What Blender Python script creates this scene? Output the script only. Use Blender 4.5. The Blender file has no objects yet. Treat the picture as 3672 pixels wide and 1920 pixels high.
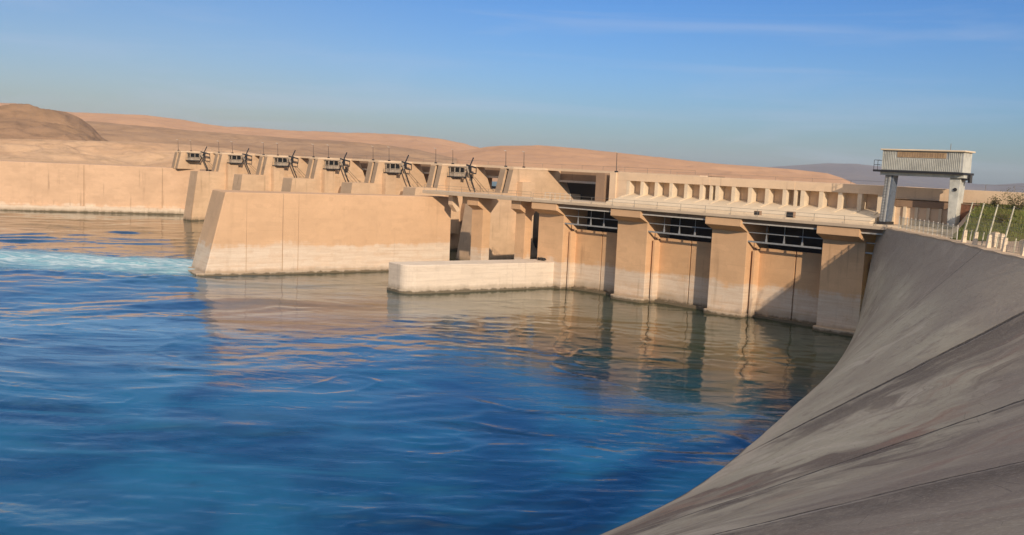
import bpy, math, random
import numpy as np
from mathutils import Vector, Matrix

# ------------------------------------------------------------------ scene, camera, light
scene = bpy.context.scene
COL = scene.collection
R_ = math.radians

CAM_H = 20.0
roll = math.atan(0.047)
pitch = R_(5.895)
cam_data = bpy.data.cameras.new("camera")
cam_data.sensor_width = 36.0
cam_data.lens = 36.0 * 3564.0 / 3672.0
cam_data.clip_start = 0.3
cam_data.clip_end = 40000.0
cam = bpy.data.objects.new("camera", cam_data)
COL.objects.link(cam)
_fw = Vector((0, math.cos(pitch), -math.sin(pitch)))
_r0 = Vector((1, 0, 0))
_u0 = Vector((0, math.sin(pitch), math.cos(pitch)))
_r = _r0 * math.cos(roll) + _u0 * math.sin(roll)
_u = _u0 * math.cos(roll) - _r0 * math.sin(roll)
cam.matrix_world = Matrix(((_r.x, _u.x, -_fw.x, 0), (_r.y, _u.y, -_fw.y, 0),
                           (_r.z, _u.z, -_fw.z, CAM_H), (0, 0, 0, 1)))
scene.camera = cam

SUN_EL = R_(19.5)
SUN_AZ = R_(165.0)          # clockwise from +Y, direction towards the sun
sun_dir = Vector((math.sin(SUN_AZ) * math.cos(SUN_EL), math.cos(SUN_AZ) * math.cos(SUN_EL), math.sin(SUN_EL)))

world = bpy.data.worlds.new("World")
scene.world = world
world.use_nodes = True
wn = world.node_tree.nodes
wl = world.node_tree.links
wn.clear()
w_out = wn.new("ShaderNodeOutputWorld")
w_bg = wn.new("ShaderNodeBackground")
w_sky = wn.new("ShaderNodeTexSky")
w_sky.sky_type = 'NISHITA'
w_sky.sun_disc = False
w_sky.sun_elevation = SUN_EL
w_sky.sun_rotation = SUN_AZ
w_sky.altitude = 300
w_sky.air_density = 1.1
w_sky.dust_density = 1.2
w_sky.ozone_density = 2.2
w_hsv = wn.new("ShaderNodeHueSaturation")
w_hsv.inputs['Saturation'].default_value = 1.22
w_tc = wn.new("ShaderNodeTexCoord")
w_map = wn.new("ShaderNodeMapping")
w_map.inputs['Scale'].default_value = (1.3, 1.3, 16.0)
w_map.inputs['Rotation'].default_value = (R_(4), R_(2), 0)
w_n = wn.new("ShaderNodeTexNoise")
w_n.inputs['Scale'].default_value = 1.7
w_n.inputs['Detail'].default_value = 6
w_n.inputs['Roughness'].default_value = 0.55
w_n.inputs['Distortion'].default_value = 0.6
w_ramp = wn.new("ShaderNodeValToRGB")
w_ramp.color_ramp.elements[0].position = 0.50
w_ramp.color_ramp.elements[0].color = (0, 0, 0, 1)
w_ramp.color_ramp.elements[1].position = 0.80
w_ramp.color_ramp.elements[1].color = (0.42, 0.42, 0.42, 1)
w_mix = wn.new("ShaderNodeMixRGB")
w_mix.inputs[2].default_value = (4.0, 4.7, 6.2, 1)
wl.new(w_sky.outputs[0], w_hsv.inputs['Color'])
wl.new(w_tc.outputs['Generated'], w_map.inputs['Vector'])
wl.new(w_map.outputs[0], w_n.inputs['Vector'])
wl.new(w_n.outputs[0], w_ramp.inputs[0])
w_xyz = wn.new("ShaderNodeSeparateXYZ")
wl.new(w_tc.outputs['Generated'], w_xyz.inputs[0])
# clear blue air above a pale horizon
w_el = wn.new("ShaderNodeValToRGB")
cr_ = w_el.color_ramp
for pos_, c_ in ((0.0, (0.46, 0.63, 1.02)), (0.045, (0.22, 0.45, 0.82)), (0.10, (0.075, 0.345, 0.65)), (0.17, (0.04, 0.315, 0.66)), (0.55, (0.10, 0.39, 0.76))):
    e_ = cr_.elements[0] if pos_ == 0.0 else (cr_.elements[1] if pos_ == 0.55 else cr_.elements.new(pos_))
    e_.position = pos_; e_.color = (*c_, 1)
wl.new(w_xyz.outputs[2], w_el.inputs[0])
# thicker air towards the left (west)
w_west = wn.new("ShaderNodeMapRange"); w_west.interpolation_type = 'SMOOTHSTEP'
w_west.inputs['From Min'].default_value = 0.12; w_west.inputs['From Max'].default_value = -0.42
w_west.inputs['To Min'].default_value = 0.0; w_west.inputs['To Max'].default_value = 0.62
wl.new(w_xyz.outputs[0], w_west.inputs['Value'])
w_wm = wn.new("ShaderNodeMixRGB"); w_wm.inputs[2].default_value = (0.59, 0.585, 0.74, 1)
wl.new(w_west.outputs['Result'], w_wm.inputs[0]); wl.new(w_el.outputs[0], w_wm.inputs[1])
w_mul = wn.new("ShaderNodeMixRGB"); w_mul.blend_type = 'MULTIPLY'; w_mul.inputs[0].default_value = 1.0
wl.new(w_hsv.outputs[0], w_mul.inputs[1]); wl.new(w_wm.outputs[0], w_mul.inputs[2])
wl.new(w_ramp.outputs[0], w_mix.inputs[0])
wl.new(w_mul.outputs[0], w_mix.inputs[1])
# bright zone overhead, out of view, added as neutral fill for shaded faces
w_fill = wn.new("ShaderNodeMapRange"); w_fill.interpolation_type = 'SMOOTHSTEP'
w_fill.inputs['From Min'].default_value = 0.42; w_fill.inputs['From Max'].default_value = 0.75
w_fill.inputs['To Min'].default_value = 0.0; w_fill.inputs['To Max'].default_value = 0.85
wl.new(w_xyz.outputs[2], w_fill.inputs['Value'])
w_vm = wn.new("ShaderNodeMixRGB"); w_vm.inputs[2].default_value = (9.2, 8.2, 7.3, 1)
wl.new(w_fill.outputs['Result'], w_vm.inputs[0]); wl.new(w_mix.outputs[0], w_vm.inputs[1])
wl.new(w_vm.outputs[0], w_bg.inputs['Color'])
w_bg.inputs['Strength'].default_value = 0.12
wl.new(w_bg.outputs[0], w_out.inputs['Surface'])

sd = bpy.data.lights.new("sun", 'SUN')
sd.energy = 4.3
sd.angle = R_(0.55)
sd.color = (1.0, 0.80, 0.60)
sun = bpy.data.objects.new("sun", sd)
COL.objects.link(sun)
sun.rotation_euler = sun_dir.to_track_quat('Z', 'Y').to_euler()
sun.location = (60, -60, 120)

scene.view_settings.view_transform = 'Standard'
scene.view_settings.look = 'None'
scene.view_settings.exposure = 0.0
scene.view_settings.gamma = 1.0
scene.cycles.volume_bounces = 1

rng = random.Random(11)

# ------------------------------------------------------------------ helpers
def tag(o, label=None, cat=None, group=None, kind=None):
    if label: o['label'] = label
    if cat: o['category'] = cat
    if group: o['group'] = group
    if kind: o['kind'] = kind
    return o

# dam frame: x = s along the dam towards the right bank, y = m into the dam, z up
TH = math.atan2(-0.689, 0.725)
T_ = np.array([math.cos(TH), math.sin(TH), 0.0])
M_ = np.array([-math.sin(TH), math.cos(TH), 0.0])
N0 = -123.4
def dam(s, m, z=0.0):
    p = T_ * s + M_ * (m - N0) + np.array([0, 0, z])
    return (float(p[0]), float(p[1]), float(p[2]))

class MB:
    """collects solids and links them as one mesh object"""
    def __init__(self):
        self.v = []; self.f = []
    def add(self, vs, fs):
        b = len(self.v)
        self.v += [tuple(map(float, p)) for p in vs]
        self.f += [tuple(b + i for i in f) for f in fs]
        return self
    def box(self, x0, x1, y0, y1, z0, z1):
        vs = [(x, y, z) for z in (z0, z1) for y in (y0, y1) for x in (x0, x1)]
        return self.add(vs, [(0, 2, 3, 1), (4, 5, 7, 6), (0, 1, 5, 4), (2, 6, 7, 3), (0, 4, 6, 2), (1, 3, 7, 5)])
    def prism_x(self, poly, x0, x1):        # poly of (y, z), counter-clockwise seen from +x
        n = len(poly)
        vs = [(x0, y, z) for y, z in poly] + [(x1, y, z) for y, z in poly]
        fs = [tuple(range(n))[::-1], tuple(range(n, 2 * n))]
        fs += [(i, (i + 1) % n, n + (i + 1) % n, n + i) for i in range(n)]
        return self.add(vs, fs)
    def prism_z(self, poly, z0, z1, poly1=None):   # poly of (x, y); poly1 = top outline
        n = len(poly); q = poly1 or poly
        vs = [(x, y, z0) for x, y in poly] + [(x, y, z1) for x, y in q]
        fs = [tuple(range(n))[::-1], tuple(range(n, 2 * n))]
        fs += [(i, (i + 1) % n, n + (i + 1) % n, n + i) for i in range(n)]
        return self.add(vs, fs)
    def prism_y(self, poly, y0, y1):        # poly of (x, z)
        n = len(poly)
        vs = [(x, y0, z) for x, z in poly] + [(x, y1, z) for x, z in poly]
        fs = [tuple(range(n)), tuple(range(n, 2 * n))[::-1]]
        fs += [(i, n + i, n + (i + 1) % n, (i + 1) % n) for i in range(n)]
        return self.add(vs, fs)
    def tube(self, a, b, r, r1=None, k=6):
        a = Vector(a); b = Vector(b); r1 = r if r1 is None else r1
        d = (b - a).normalized()
        u = d.orthogonal().normalized(); w = d.cross(u)
        vs = []
        for p, rr in ((a, r), (b, r1)):
            for i in range(k):
                t = 2 * math.pi * i / k
                vs.append(p + u * math.cos(t) * rr + w * math.sin(t) * rr)
        fs = [(i, (i + 1) % k, k + (i + 1) % k, k + i) for i in range(k)]
        fs += [tuple(range(k))[::-1], tuple(range(k, 2 * k))]
        return self.add(vs, fs)
    def bar(self, a, b, w, h):
        """rectangular bar between two points, w sideways, h upwards"""
        a = Vector(a); b = Vector(b); d = (b - a).normalized()
        side = d.cross(Vector((0, 0, 1)))
        side = side.normalized() if side.length > 1e-4 else Vector((1, 0, 0))
        up = side.cross(d)
        vs = []
        for p in (a, b):
            for i, j in ((-1, -1), (1, -1), (1, 1), (-1, 1)):
                vs.append(p + side * (w / 2 * i) + up * (h / 2 * j))
        return self.add(vs, [(0, 1, 2, 3), (7, 6, 5, 4), (0, 4, 5, 1), (1, 5, 6, 2), (2, 6, 7, 3), (3, 7, 4, 0)])
    def build(self, name, mat, parent=None, bevel=0, smooth=False):
        me = bpy.data.meshes.new(name)
        me.from_pydata(self.v, [], self.f)
        me.materials.append(mat)
        # consistent outward normals
        import bmesh
        bm = bmesh.new(); bm.from_mesh(me)
        bmesh.ops.recalc_face_normals(bm, faces=bm.faces)
        bm.to_mesh(me); bm.free()
        if smooth:
            me.polygons.foreach_set('use_smooth', [True] * len(me.polygons))
        o = bpy.data.objects.new(name, me)
        COL.objects.link(o)
        if parent is not None: o.parent = parent
        if bevel:
            b = o.modifiers.new('bevel', 'BEVEL'); b.width = bevel; b.segments = 2; b.limit_method = 'ANGLE'
        return o

def empty(name, loc, rz=0.0):
    o = bpy.data.objects.new(name, None)
    COL.objects.link(o)
    o.location = loc; o.rotation_euler = (0, 0, rz)
    o.empty_display_size = 0.5
    return o

def copy_tree(o, parent=None):
    c = o.copy(); COL.objects.link(c)
    if parent is not None: c.parent = parent
    for ch in list(o.children): copy_tree(ch, c)
    return c

def grid_object(name, P, mat, smooth=True, parent=None):
    """P: (rows, cols, 3) array -> one mesh"""
    r, c = P.shape[:2]
    me = bpy.data.meshes.new(name)
    idx = np.arange(r * c).reshape(r, c)
    q = np.stack([idx[:-1, :-1], idx[:-1, 1:], idx[1:, 1:], idx[1:, :-1]], -1).reshape(-1, 4)
    me.vertices.add(r * c)
    me.vertices.foreach_set('co', P.reshape(-1).astype(np.float32))
    me.loops.add(q.size)
    me.loops.foreach_set('vertex_index', q.reshape(-1).astype(np.int32))
    me.polygons.add(len(q))
    me.polygons.foreach_set('loop_start', np.arange(0, q.size, 4, dtype=np.int32))
    me.polygons.foreach_set('loop_total', np.full(len(q), 4, dtype=np.int32))
    me.polygons.foreach_set('use_smooth', np.full(len(q), smooth))
    me.update(calc_edges=True); me.validate()
    me.materials.append(mat)
    o = bpy.data.objects.new(name, me); COL.objects.link(o)
    if parent is not None: o.parent = parent
    return o

def vnoise(x, y, seed=0):
    xi = np.floor(x).astype(np.int64); yi = np.floor(y).astype(np.int64)
    xf = x - xi; yf = y - yi
    def h(a, b):
        k = (a * 374761393 + b * 668265263 + seed * 1274126177) & 0xffffffff
        k = ((k ^ (k >> 13)) * 1103515245) & 0xffffffff
        k = ((k ^ (k >> 16)) * 2246822519) & 0xffffffff
        return ((k ^ (k >> 15)) & 0xffff) / 65535.0
    u = xf * xf * xf * (xf * (xf * 6 - 15) + 10); w = yf * yf * yf * (yf * (yf * 6 - 15) + 10)
    return (h(xi, yi) * (1 - u) + h(xi + 1, yi) * u) * (1 - w) + (h(xi, yi + 1) * (1 - u) + h(xi + 1, yi + 1) * u) * w - 0.5

def fbm(x, y, o=4, seed=0, g=0.5):
    a = 1.0; s = 0
    for i in range(o):
        s = s + a * vnoise(x * 2 ** i + 17.3 * i, y * 2 ** i - 9.1 * i, seed + i); a *= g
    return s

# ------------------------------------------------------------------ materials
class NT:
    def __init__(self, name):
        self.m = bpy.data.materials.new(name); self.m.use_nodes = True
        self.t = self.m.node_tree; self.t.nodes.clear()
        self.out = self.t.nodes.new('ShaderNodeOutputMaterial')
        self.b = self.t.nodes.new('ShaderNodeBsdfPrincipled')
        self.t.links.new(self.b.outputs[0], self.out.inputs['Surface'])
    def link(self, a, b): self.t.links.new(a, b)
    def n(self, ty, **kw):
        o = self.t.nodes.new(ty)
        for k, v in kw.items(): setattr(o, k, v)
        return o
    def put(self, sock, v):
        if hasattr(v, 'is_output') or hasattr(v, 'node'): self.link(v, sock)
        else: sock.default_value = v
    def pos(self):
        return self.n('ShaderNodeNewGeometry').outputs['Position']
    def scale(self, v, s, rot=(0, 0, 0)):
        o = self.n('ShaderNodeMapping'); self.link(v, o.inputs['Vector'])
        o.inputs['Scale'].default_value = s; o.inputs['Rotation'].default_value = rot
        return o.outputs[0]
    def noise(self, v, s, d=4, r=0.55, dist=0.0):
        o = self.n('ShaderNodeTexNoise'); self.link(v, o.inputs['Vector'])
        o.inputs['Scale'].default_value = s; o.inputs['Detail'].default_value = d
        o.inputs['Roughness'].default_value = r; o.inputs['Distortion'].default_value = dist
        return o.outputs[0]
    def math(self, op, a, b=0.0, c=0.0, clamp=False):
        o = self.n('ShaderNodeMath', operation=op, use_clamp=clamp)
        for i, v in enumerate((a, b, c)): self.put(o.inputs[i], v)
        return o.outputs[0]
    def ramp(self, v, a, b, lo=0.0, hi=1.0, smooth=True):
        o = self.n('ShaderNodeMapRange', interpolation_type='SMOOTHSTEP' if smooth else 'LINEAR')
        self.put(o.inputs['Value'], v)
        o.inputs['From Min'].default_value = a; o.inputs['From Max'].default_value = b
        o.inputs['To Min'].default_value = lo; o.inputs['To Max'].default_value = hi
        return o.outputs['Result']
    def mix(self, f, a, b, mode='MIX'):
        o = self.n('ShaderNodeMixRGB', blend_type=mode)
        self.put(o.inputs[0], f)
        self.put(o.inputs[1], a if not isinstance(a, tuple) else (*a, 1))
        self.put(o.inputs[2], b if not isinstance(b, tuple) else (*b, 1))
        return o.outputs[0]
    def xyz(self, v):
        o = self.n('ShaderNodeSeparateXYZ'); self.link(v, o.inputs[0]); return o.outputs
    def bump(self, h, s=0.3, d=0.05, normal=None):
        o = self.n('ShaderNodeBump'); self.link(h, o.inputs['Height'])
        o.inputs['Strength'].default_value = s; o.inputs['Distance'].default_value = d
        if normal is not None: self.link(normal, o.inputs['Normal'])
        return o.outputs[0]
    def set(self, color=None, rough=None, normal=None, **kw):
        if color is not None: self.put(self.b.inputs['Base Color'], color if not isinstance(color, tuple) else (*color, 1))
        if rough is not None: self.put(self.b.inputs['Roughness'], rough)
        if normal is not None: self.link(normal, self.b.inputs['Normal'])
        for k, v in kw.items(): self.put(self.b.inputs[k.replace('_', ' ')], v)
        return self.m

def concrete(name, base, dark=None, pale=(0.68, 0.58, 0.46), band=None, streak=0.45, wet=True, lines=True, tone=0.35, wh=1.0):
    k = NT(name)
    dark = dark or tuple(c * 0.62 for c in base)
    p = k.pos(); x = k.xyz(p)
    big = k.noise(k.scale(p, (1, 1, 1.6)), 0.13, 3)
    mid = k.noise(p, 0.8, 6, 0.6)
    fine = k.noise(p, 5.0, 6, 0.65)
    col = k.mix(k.ramp(big, 0.35, 0.68), base, tuple(c * (1 - tone) + d * tone for c, d in zip(base, dark)))
    col = k.mix(k.math('MULTIPLY', k.ramp(mid, 0.45, 0.75), 0.14), col, dark)
    if band is not None:
        zz = k.math('ADD', x[2], k.math('MULTIPLY', k.math('SUBTRACT', k.noise(k.scale(p, (0.35, 0.35, 0.10)), 1.0, 6, 0.62), 0.5), 3.4))
        lay = k.noise(k.scale(p, (0.05, 0.05, 1.6)), 1.0, 6, 0.65)
        zz = k.math('ADD', zz, k.math('MULTIPLY', k.math('SUBTRACT', lay, 0.5), 2.4))
        f = k.ramp(zz, band + 0.5, band - 0.5)
        pc = k.mix(k.ramp(k.noise(k.scale(p, (0.10, 0.10, 2.6)), 1.0, 7, 0.65), 0.38, 0.68), pale, tuple(a * 0.62 + b * 0.28 for a, b in zip(pale, base)))
        pc = k.mix(k.math('MULTIPLY', k.ramp(k.noise(k.scale(p, (0.6, 0.6, 0.9)), 1.0, 6, 0.65), 0.55, 0.72), 0.35), pc, tuple(c * 0.8 for c in base))
        col = k.mix(k.math('MULTIPLY', f, 0.92), col, pc)
    vo = k.n('ShaderNodeTexVoronoi', distance='CHEBYCHEV'); k.link(k.scale(p, (0.11, 0.11, 0.27)), vo.inputs['Vector']); vo.inputs['Randomness'].default_value = 0.55
    vx = k.xyz(vo.outputs['Color'])
    col = k.mix(k.math('MULTIPLY', k.ramp(vx[0], 0.55, 0.95), 0.12), col, tuple(min(1, c * 1.25) for c in base))
    col = k.mix(k.math('MULTIPLY', k.ramp(vx[1], 0.60, 0.95), 0.13), col, dark)
    st = k.noise(k.scale(p, (1.1, 1.1, 0.05)), 1.0, 5, 0.6)
    sf = k.math('MULTIPLY', k.ramp(st, 0.56, 0.74), streak)
    sf = k.math('MULTIPLY', sf, k.ramp(k.noise(p, 0.2, 2), 0.35, 0.6))
    col = k.mix(sf, col, tuple(c * 0.45 for c in dark))
    if lines:
        fz = k.math('FRACT', k.math('DIVIDE', x[2], 1.83))
        ln = k.math('LESS_THAN', fz, 0.03)
        ln = k.math('MULTIPLY', ln, k.ramp(k.noise(p, 0.35, 3), 0.45, 0.62))
        col = k.mix(k.math('MULTIPLY', ln, 0.35), col, dark)
    if wet:
        zw = k.math('ADD', x[2], k.math('MULTIPLY', k.math('SUBTRACT', k.noise(k.scale(p, (1, 1, 0.5)), 0.9, 5, 0.65), 0.5), 1.1))
        col = k.mix(k.ramp(zw, 0.50 * wh, 0.20 * wh, 0, 0.9), col, (0.045, 0.037, 0.022))
        col = k.mix(k.ramp(zw, 1.25 * wh, 0.5 * wh, 0, 0.45), col, (0.16, 0.13, 0.08))
    col = k.mix(k.math('MULTIPLY', k.ramp(fine, 0.3, 0.8), 0.18), col, tuple(c * 0.6 for c in base))
    h = k.math('ADD', fine, k.math('MULTIPLY', mid, 1.5))
    return k.set(col, 0.88, k.bump(h, 0.25, 0.05), Specular_IOR_Level=0.25)

TAN = (0.50, 0.345, 0.215)
M = {}
M['concrete'] = concrete('dam_concrete', (0.66, 0.42, 0.235), band=4.7, streak=0.3)
M['divide'] = concrete('divide_wall_concrete', (0.62, 0.405, 0.24), band=4.7, streak=0.25, tone=0.2)
M['lowwall'] = concrete('bleached_concrete', (0.62, 0.51, 0.39), pale=(0.72, 0.62, 0.50), band=9.0, streak=0.25, tone=0.1)
M['nose'] = concrete('shaded_nose_concrete', (0.33, 0.245, 0.17), streak=0.6)  # darker than the pier concrete: shade of the noses painted in
M['spill'] = concrete('spillway_concrete', (0.64, 0.45, 0.285), dark=(0.36, 0.24, 0.145), streak=0.5, wet=True, band=None)
M['abut'] = concrete('abutment_concrete', (0.60, 0.405, 0.26), band=2.1, pale=(0.66, 0.57, 0.45), streak=0.55)
M['gate'] = concrete('gate_wall_concrete', (0.64, 0.40, 0.215), band=4.6, streak=0.55, tone=0.4, wh=1.7)  # taller dark foot: wet line plus shade painted into it
M['deck'] = concrete('deck_concrete', (0.54, 0.43, 0.31), wet=False, streak=0.35, lines=False)
M['crest'] = concrete('crest_concrete', (0.72, 0.54, 0.365), wet=False, streak=0.3, lines=False, tone=0.2)
M['pale'] = concrete('pale_concrete', (0.70, 0.58, 0.42), wet=False, streak=0.25, lines=False, tone=0.2)
M['shade'] = concrete('shaded_stained_concrete', (0.30, 0.20, 0.13), wet=True, streak=0.6)
M['nose2'] = concrete('shaded_lower_nose_concrete', (0.46, 0.33, 0.22), streak=0.6)  # lower noses, their shade painted into the colour too
M['joint'] = concrete('joint_filler', (0.42, 0.285, 0.18), wet=True, streak=0.3)
M['coping'] = concrete('coping_stone', (0.55, 0.42, 0.29), wet=False, streak=0.1, lines=False, tone=0.6)

def plain(name, c, rough=0.6, metal=0.0, var=0.25, sc=3.0):
    k = NT(name); p = k.pos()
    f = k.noise(p, sc, 5, 0.6)
    col = k.mix(k.ramp(f, 0.35, 0.75), c, tuple(a * (1 - var) for a in c))
    return k.set(col, rough, k.bump(f, 0.15, 0.02), Metallic=metal)
M['steel'] = plain('grey_steel', (0.34, 0.35, 0.35), 0.5, 0.2)
M['palesteel'] = plain('pale_painted_steel', (0.55, 0.52, 0.46), 0.55)
M['darksteel'] = plain('dark_steel', (0.035, 0.035, 0.037), 0.5, 0.3)
M['void'] = plain('black_recess', (0.022, 0.018, 0.015), 0.8)  # near-black: shade inside recesses and slots put into the colour
M['white'] = plain('white_paint', (0.56, 0.56, 0.49), 0.55, var=0.3, sc=1.2)
M['cranegrey'] = plain('grey_sheet', (0.36, 0.37, 0.36), 0.5, var=0.2)
M['bluegrey'] = plain('blue_grey', (0.13, 0.16, 0.20), 0.6, var=0.4)
M['ochre'] = plain('ochre_sheet', (0.42, 0.29, 0.16), 0.6, var=0.4, sc=2)
M['glass'] = plain('dark_glass', (0.015, 0.018, 0.02), 0.12, var=0.3)
M['hoist'] = plain('weathered_hoist_paint', (0.40, 0.33, 0.25), 0.7, var=0.4, sc=1.5)
M['rust'] = plain('rusty_steel', (0.20, 0.085, 0.045), 0.8, var=0.5)
M['rail'] = plain('rail_paint', (0.20, 0.18, 0.15), 0.6)
M['post'] = plain('fence_post_paint', (0.52, 0.49, 0.36), 0.6, var=0.45, sc=2.0)
M['rubber'] = plain('black_hose', (0.03, 0.028, 0.025), 0.7)
M['cable'] = plain('weathered_cable', (0.12, 0.09, 0.07), 0.7)

def wing_mat():
    k = NT('wing_wall_concrete'); p = k.pos(); x = k.xyz(p)
    base = k.mix(k.ramp(k.noise(p, 0.1, 4), 0.35, 0.7), (0.435, 0.395, 0.30), (0.315, 0.275, 0.215))
    # run-off stains stretch down the slope (x/z), narrow along the wall (y)
    warp = k.noise(p, 0.07, 3)
    cx = k.n('ShaderNodeCombineXYZ')
    k.link(k.math('MULTIPLY', x[0], 0.05), cx.inputs[0])
    k.link(k.math('ADD', k.math('MULTIPLY', x[1], 0.13), k.math('MULTIPLY', warp, 3.6)), cx.inputs[1])
    k.link(k.math('MULTIPLY', x[2], 0.05), cx.inputs[2])
    s1 = k.noise(cx.outputs[0], 1.0, 6, 0.58, 0.5)
    s2 = k.noise(cx.outputs[0], 1.7, 5, 0.58, 0.8)
    near = k.ramp(x[1], 74, 58)
    base = k.mix(k.math('MULTIPLY', k.ramp(s1, 0.47, 0.64), k.math('MULTIPLY', near, 0.95)), base, (0.135, 0.104, 0.083))
    base = k.mix(k.math('MULTIPLY', k.ramp(s2, 0.53, 0.68), k.math('MULTIPLY', near, 0.8)), base, (0.26, 0.145, 0.105))
    base = k.mix(k.math('MULTIPLY', k.ramp(s2, 0.47, 0.33), 0.6), base, (0.56, 0.50, 0.40))
    blot = k.noise(p, 0.33, 6, 0.65, 0.5)
    base = k.mix(k.math('MULTIPLY', k.ramp(blot, 0.52, 0.70), 0.6), base, (0.19, 0.15, 0.125))
    # darker weathered concrete above the highest water mark, paler below
    hm = k.math('ADD', x[2], k.math('MULTIPLY', k.math('SUBTRACT', k.noise(p, 0.12, 5, 0.6), 0.5), 7.0))
    base = k.mix(k.ramp(hm, 8.0, 11.5, 0, 0.62), base, (0.24, 0.20, 0.17))
    # construction joints every ~ 22 m along the wall, with chipped edges
    jit = k.math('MULTIPLY', k.math('SUBTRACT', k.noise(p, 0.5, 7, 0.7), 0.5), 0.9)
    y = k.math('ADD', x[1], jit)
    jd = None
    for yj, w in ((68.3, 0.48), (44.6, 0.27), (26.6, 0.17), (91.5, 0.08)):
        d = k.ramp(k.math('ABSOLUTE', k.math('SUBTRACT', y, yj)), w, w * 0.4)
        jd = d if jd is None else k.math('MAXIMUM', jd, d)
    # damp run-off stains just below (nearer than) each joint
    for yj, wd in ((68.0, 9.0), (44.3, 6.0), (26.3, 5.0)):
        dd = k.math('SUBTRACT', yj, x[1])
        f_ = k.math('MULTIPLY', k.ramp(dd, wd, 0.5), k.ramp(dd, -0.2, 0.3))
        f_ = k.math('MULTIPLY', f_, k.ramp(k.math('ADD', s1, k.math('MULTIPLY', blot, 0.5)), 0.66, 0.84))
        base = k.mix(k.math('MULTIPLY', f_, 0.9), base, (0.10, 0.082, 0.068))
    jd = k.math('MULTIPLY', jd, k.ramp(k.noise(p, 0.28, 3), 0.33, 0.46, 0.55, 1.0))
    for yj in (67.95, 44.4, 26.3):
        d = k.ramp(k.math('ABSOLUTE', k.math('SUBTRACT', y, yj)), 0.14, 0.05)
        base = k.mix(k.math('MULTIPLY', d, k.ramp(k.noise(p, 0.5, 3), 0.42, 0.6, 0, 0.6)), base, (0.47, 0.43, 0.38))
    base = k.mix(k.math('MULTIPLY', jd, 0.95), base, (0.02, 0.017, 0.015))
    cr = k.n('ShaderNodeTexVoronoi', feature='DISTANCE_TO_EDGE')
    k.link(k.mix(0.12, k.scale(p, (0.11, 0.11, 0.11)), k.n('ShaderNodeTexNoise').outputs['Color']), cr.inputs['Vector'])
    crk = k.math('MULTIPLY', k.ramp(cr.outputs['Distance'], 0.006, 0.001), k.ramp(k.noise(p, 0.06, 2), 0.5, 0.6))
    base = k.mix(k.math('MULTIPLY', crk, 0.5), base, (0.05, 0.042, 0.036))
    pit = k.noise(k.scale(p, (0.9, 1.6, 1.2)), 1.0, 7, 0.72, 0.4)
    base = k.mix(k.math('MULTIPLY', k.ramp(pit, 0.58, 0.70), 0.55), base, (0.12, 0.095, 0.078))
    base = k.mix(k.math('MULTIPLY', k.ramp(pit, 0.42, 0.30), 0.35), base, (0.52, 0.47, 0.385))
    # bleached strip and damp line at the water's edge
    base = k.mix(k.ramp(k.math('ADD', x[2], k.math('MULTIPLY', s2, 1.2)), 2.6, 1.2, 0, 0.5), base, (0.54, 0.46, 0.36))
    base = k.mix(k.ramp(k.math('ADD', x[2], k.math('MULTIPLY', blot, 0.3)), 0.34, 0.2, 0, 0.85), base, (0.05, 0.043, 0.035))
    fine = k.noise(p, 3.2, 8, 0.7)
    grain = k.noise(p, 9.0, 8, 0.75)
    base = k.mix(k.math('MULTIPLY', k.ramp(fine, 0.35, 0.75), 0.35), base, (0.26, 0.215, 0.18))
    base = k.mix(k.math('MULTIPLY', k.ramp(grain, 0.48, 0.70), 0.35), base, (0.54, 0.48, 0.40))
    base = k.mix(k.math('MULTIPLY', k.ramp(grain, 0.42, 0.28), 0.4), base, (0.14, 0.115, 0.095))
    h = k.math('ADD', k.math('MULTIPLY', fine, 1.2), k.math('MULTIPLY', blot, 3.0))
    h = k.math('ADD', h, k.math('MULTIPLY', grain, 0.25))
    h = k.math('SUBTRACT', h, k.math('MULTIPLY', jd, 3.0))
    return k.set(base, 0.9, k.bump(h, 0.55, 0.10), Specular_IOR_Level=0.25)
M['wing'] = wing_mat()

def hill_mat(name, a, b, c, sc, stretch=3.0, bump=8.0):
    k = NT(name); p = k.pos()
    q = k.scale(p, (1, 1, stretch)); gul = k.noise(k.scale(p, (1, 0.35, 2.5), (0, 0, 0.4)), sc * 14, 6, 0.7, 0.6)
    n1 = k.noise(q, sc, 6, 0.62, 0.4); n2 = k.noise(q, sc * 5, 6, 0.65)
    col = k.mix(k.ramp(n1, 0.38, 0.66), a, b)
    col = k.mix(k.math('MULTIPLY', k.ramp(n2, 0.48, 0.72), 0.6), col, c)
    col = k.mix(k.math('MULTIPLY', k.ramp(gul, 0.52, 0.70), 0.45), col, c)
    return k.set(col, 0.95, k.bump(k.math('ADD', n1, k.math('ADD', k.math('MULTIPLY', n2, 0.5), k.math('MULTIPLY', gul, 0.35))), 0.6, bump), Specular_IOR_Level=0.1)
M['hill_tan'] = hill_mat('tan_desert_hill', (0.52, 0.315, 0.185), (0.47, 0.28, 0.165), (0.40, 0.235, 0.14), 0.004, 3.0, 3.0)
M['hill_brown'] = hill_mat('brown_rocky_hill', (0.40, 0.262, 0.162), (0.325, 0.21, 0.13), (0.23, 0.15, 0.095), 0.008, 5.0, 2.5)
M['hill_mound'] = hill_mat('dark_rocky_mound', (0.33, 0.21, 0.13), (0.255, 0.165, 0.10), (0.17, 0.115, 0.075), 0.012, 5.0, 3.0)
M['hill_slope'] = hill_mat('sandy_slope', (0.54, 0.37, 0.235), (0.50, 0.325, 0.20), (0.33, 0.225, 0.135), 0.03, 5.0, 0.8)
M['hill_blue'] = hill_mat('far_mountain', (0.17, 0.15, 0.15), (0.13, 0.12, 0.13), (0.11, 0.10, 0.11), 0.0012, 3.0, 30)

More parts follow.
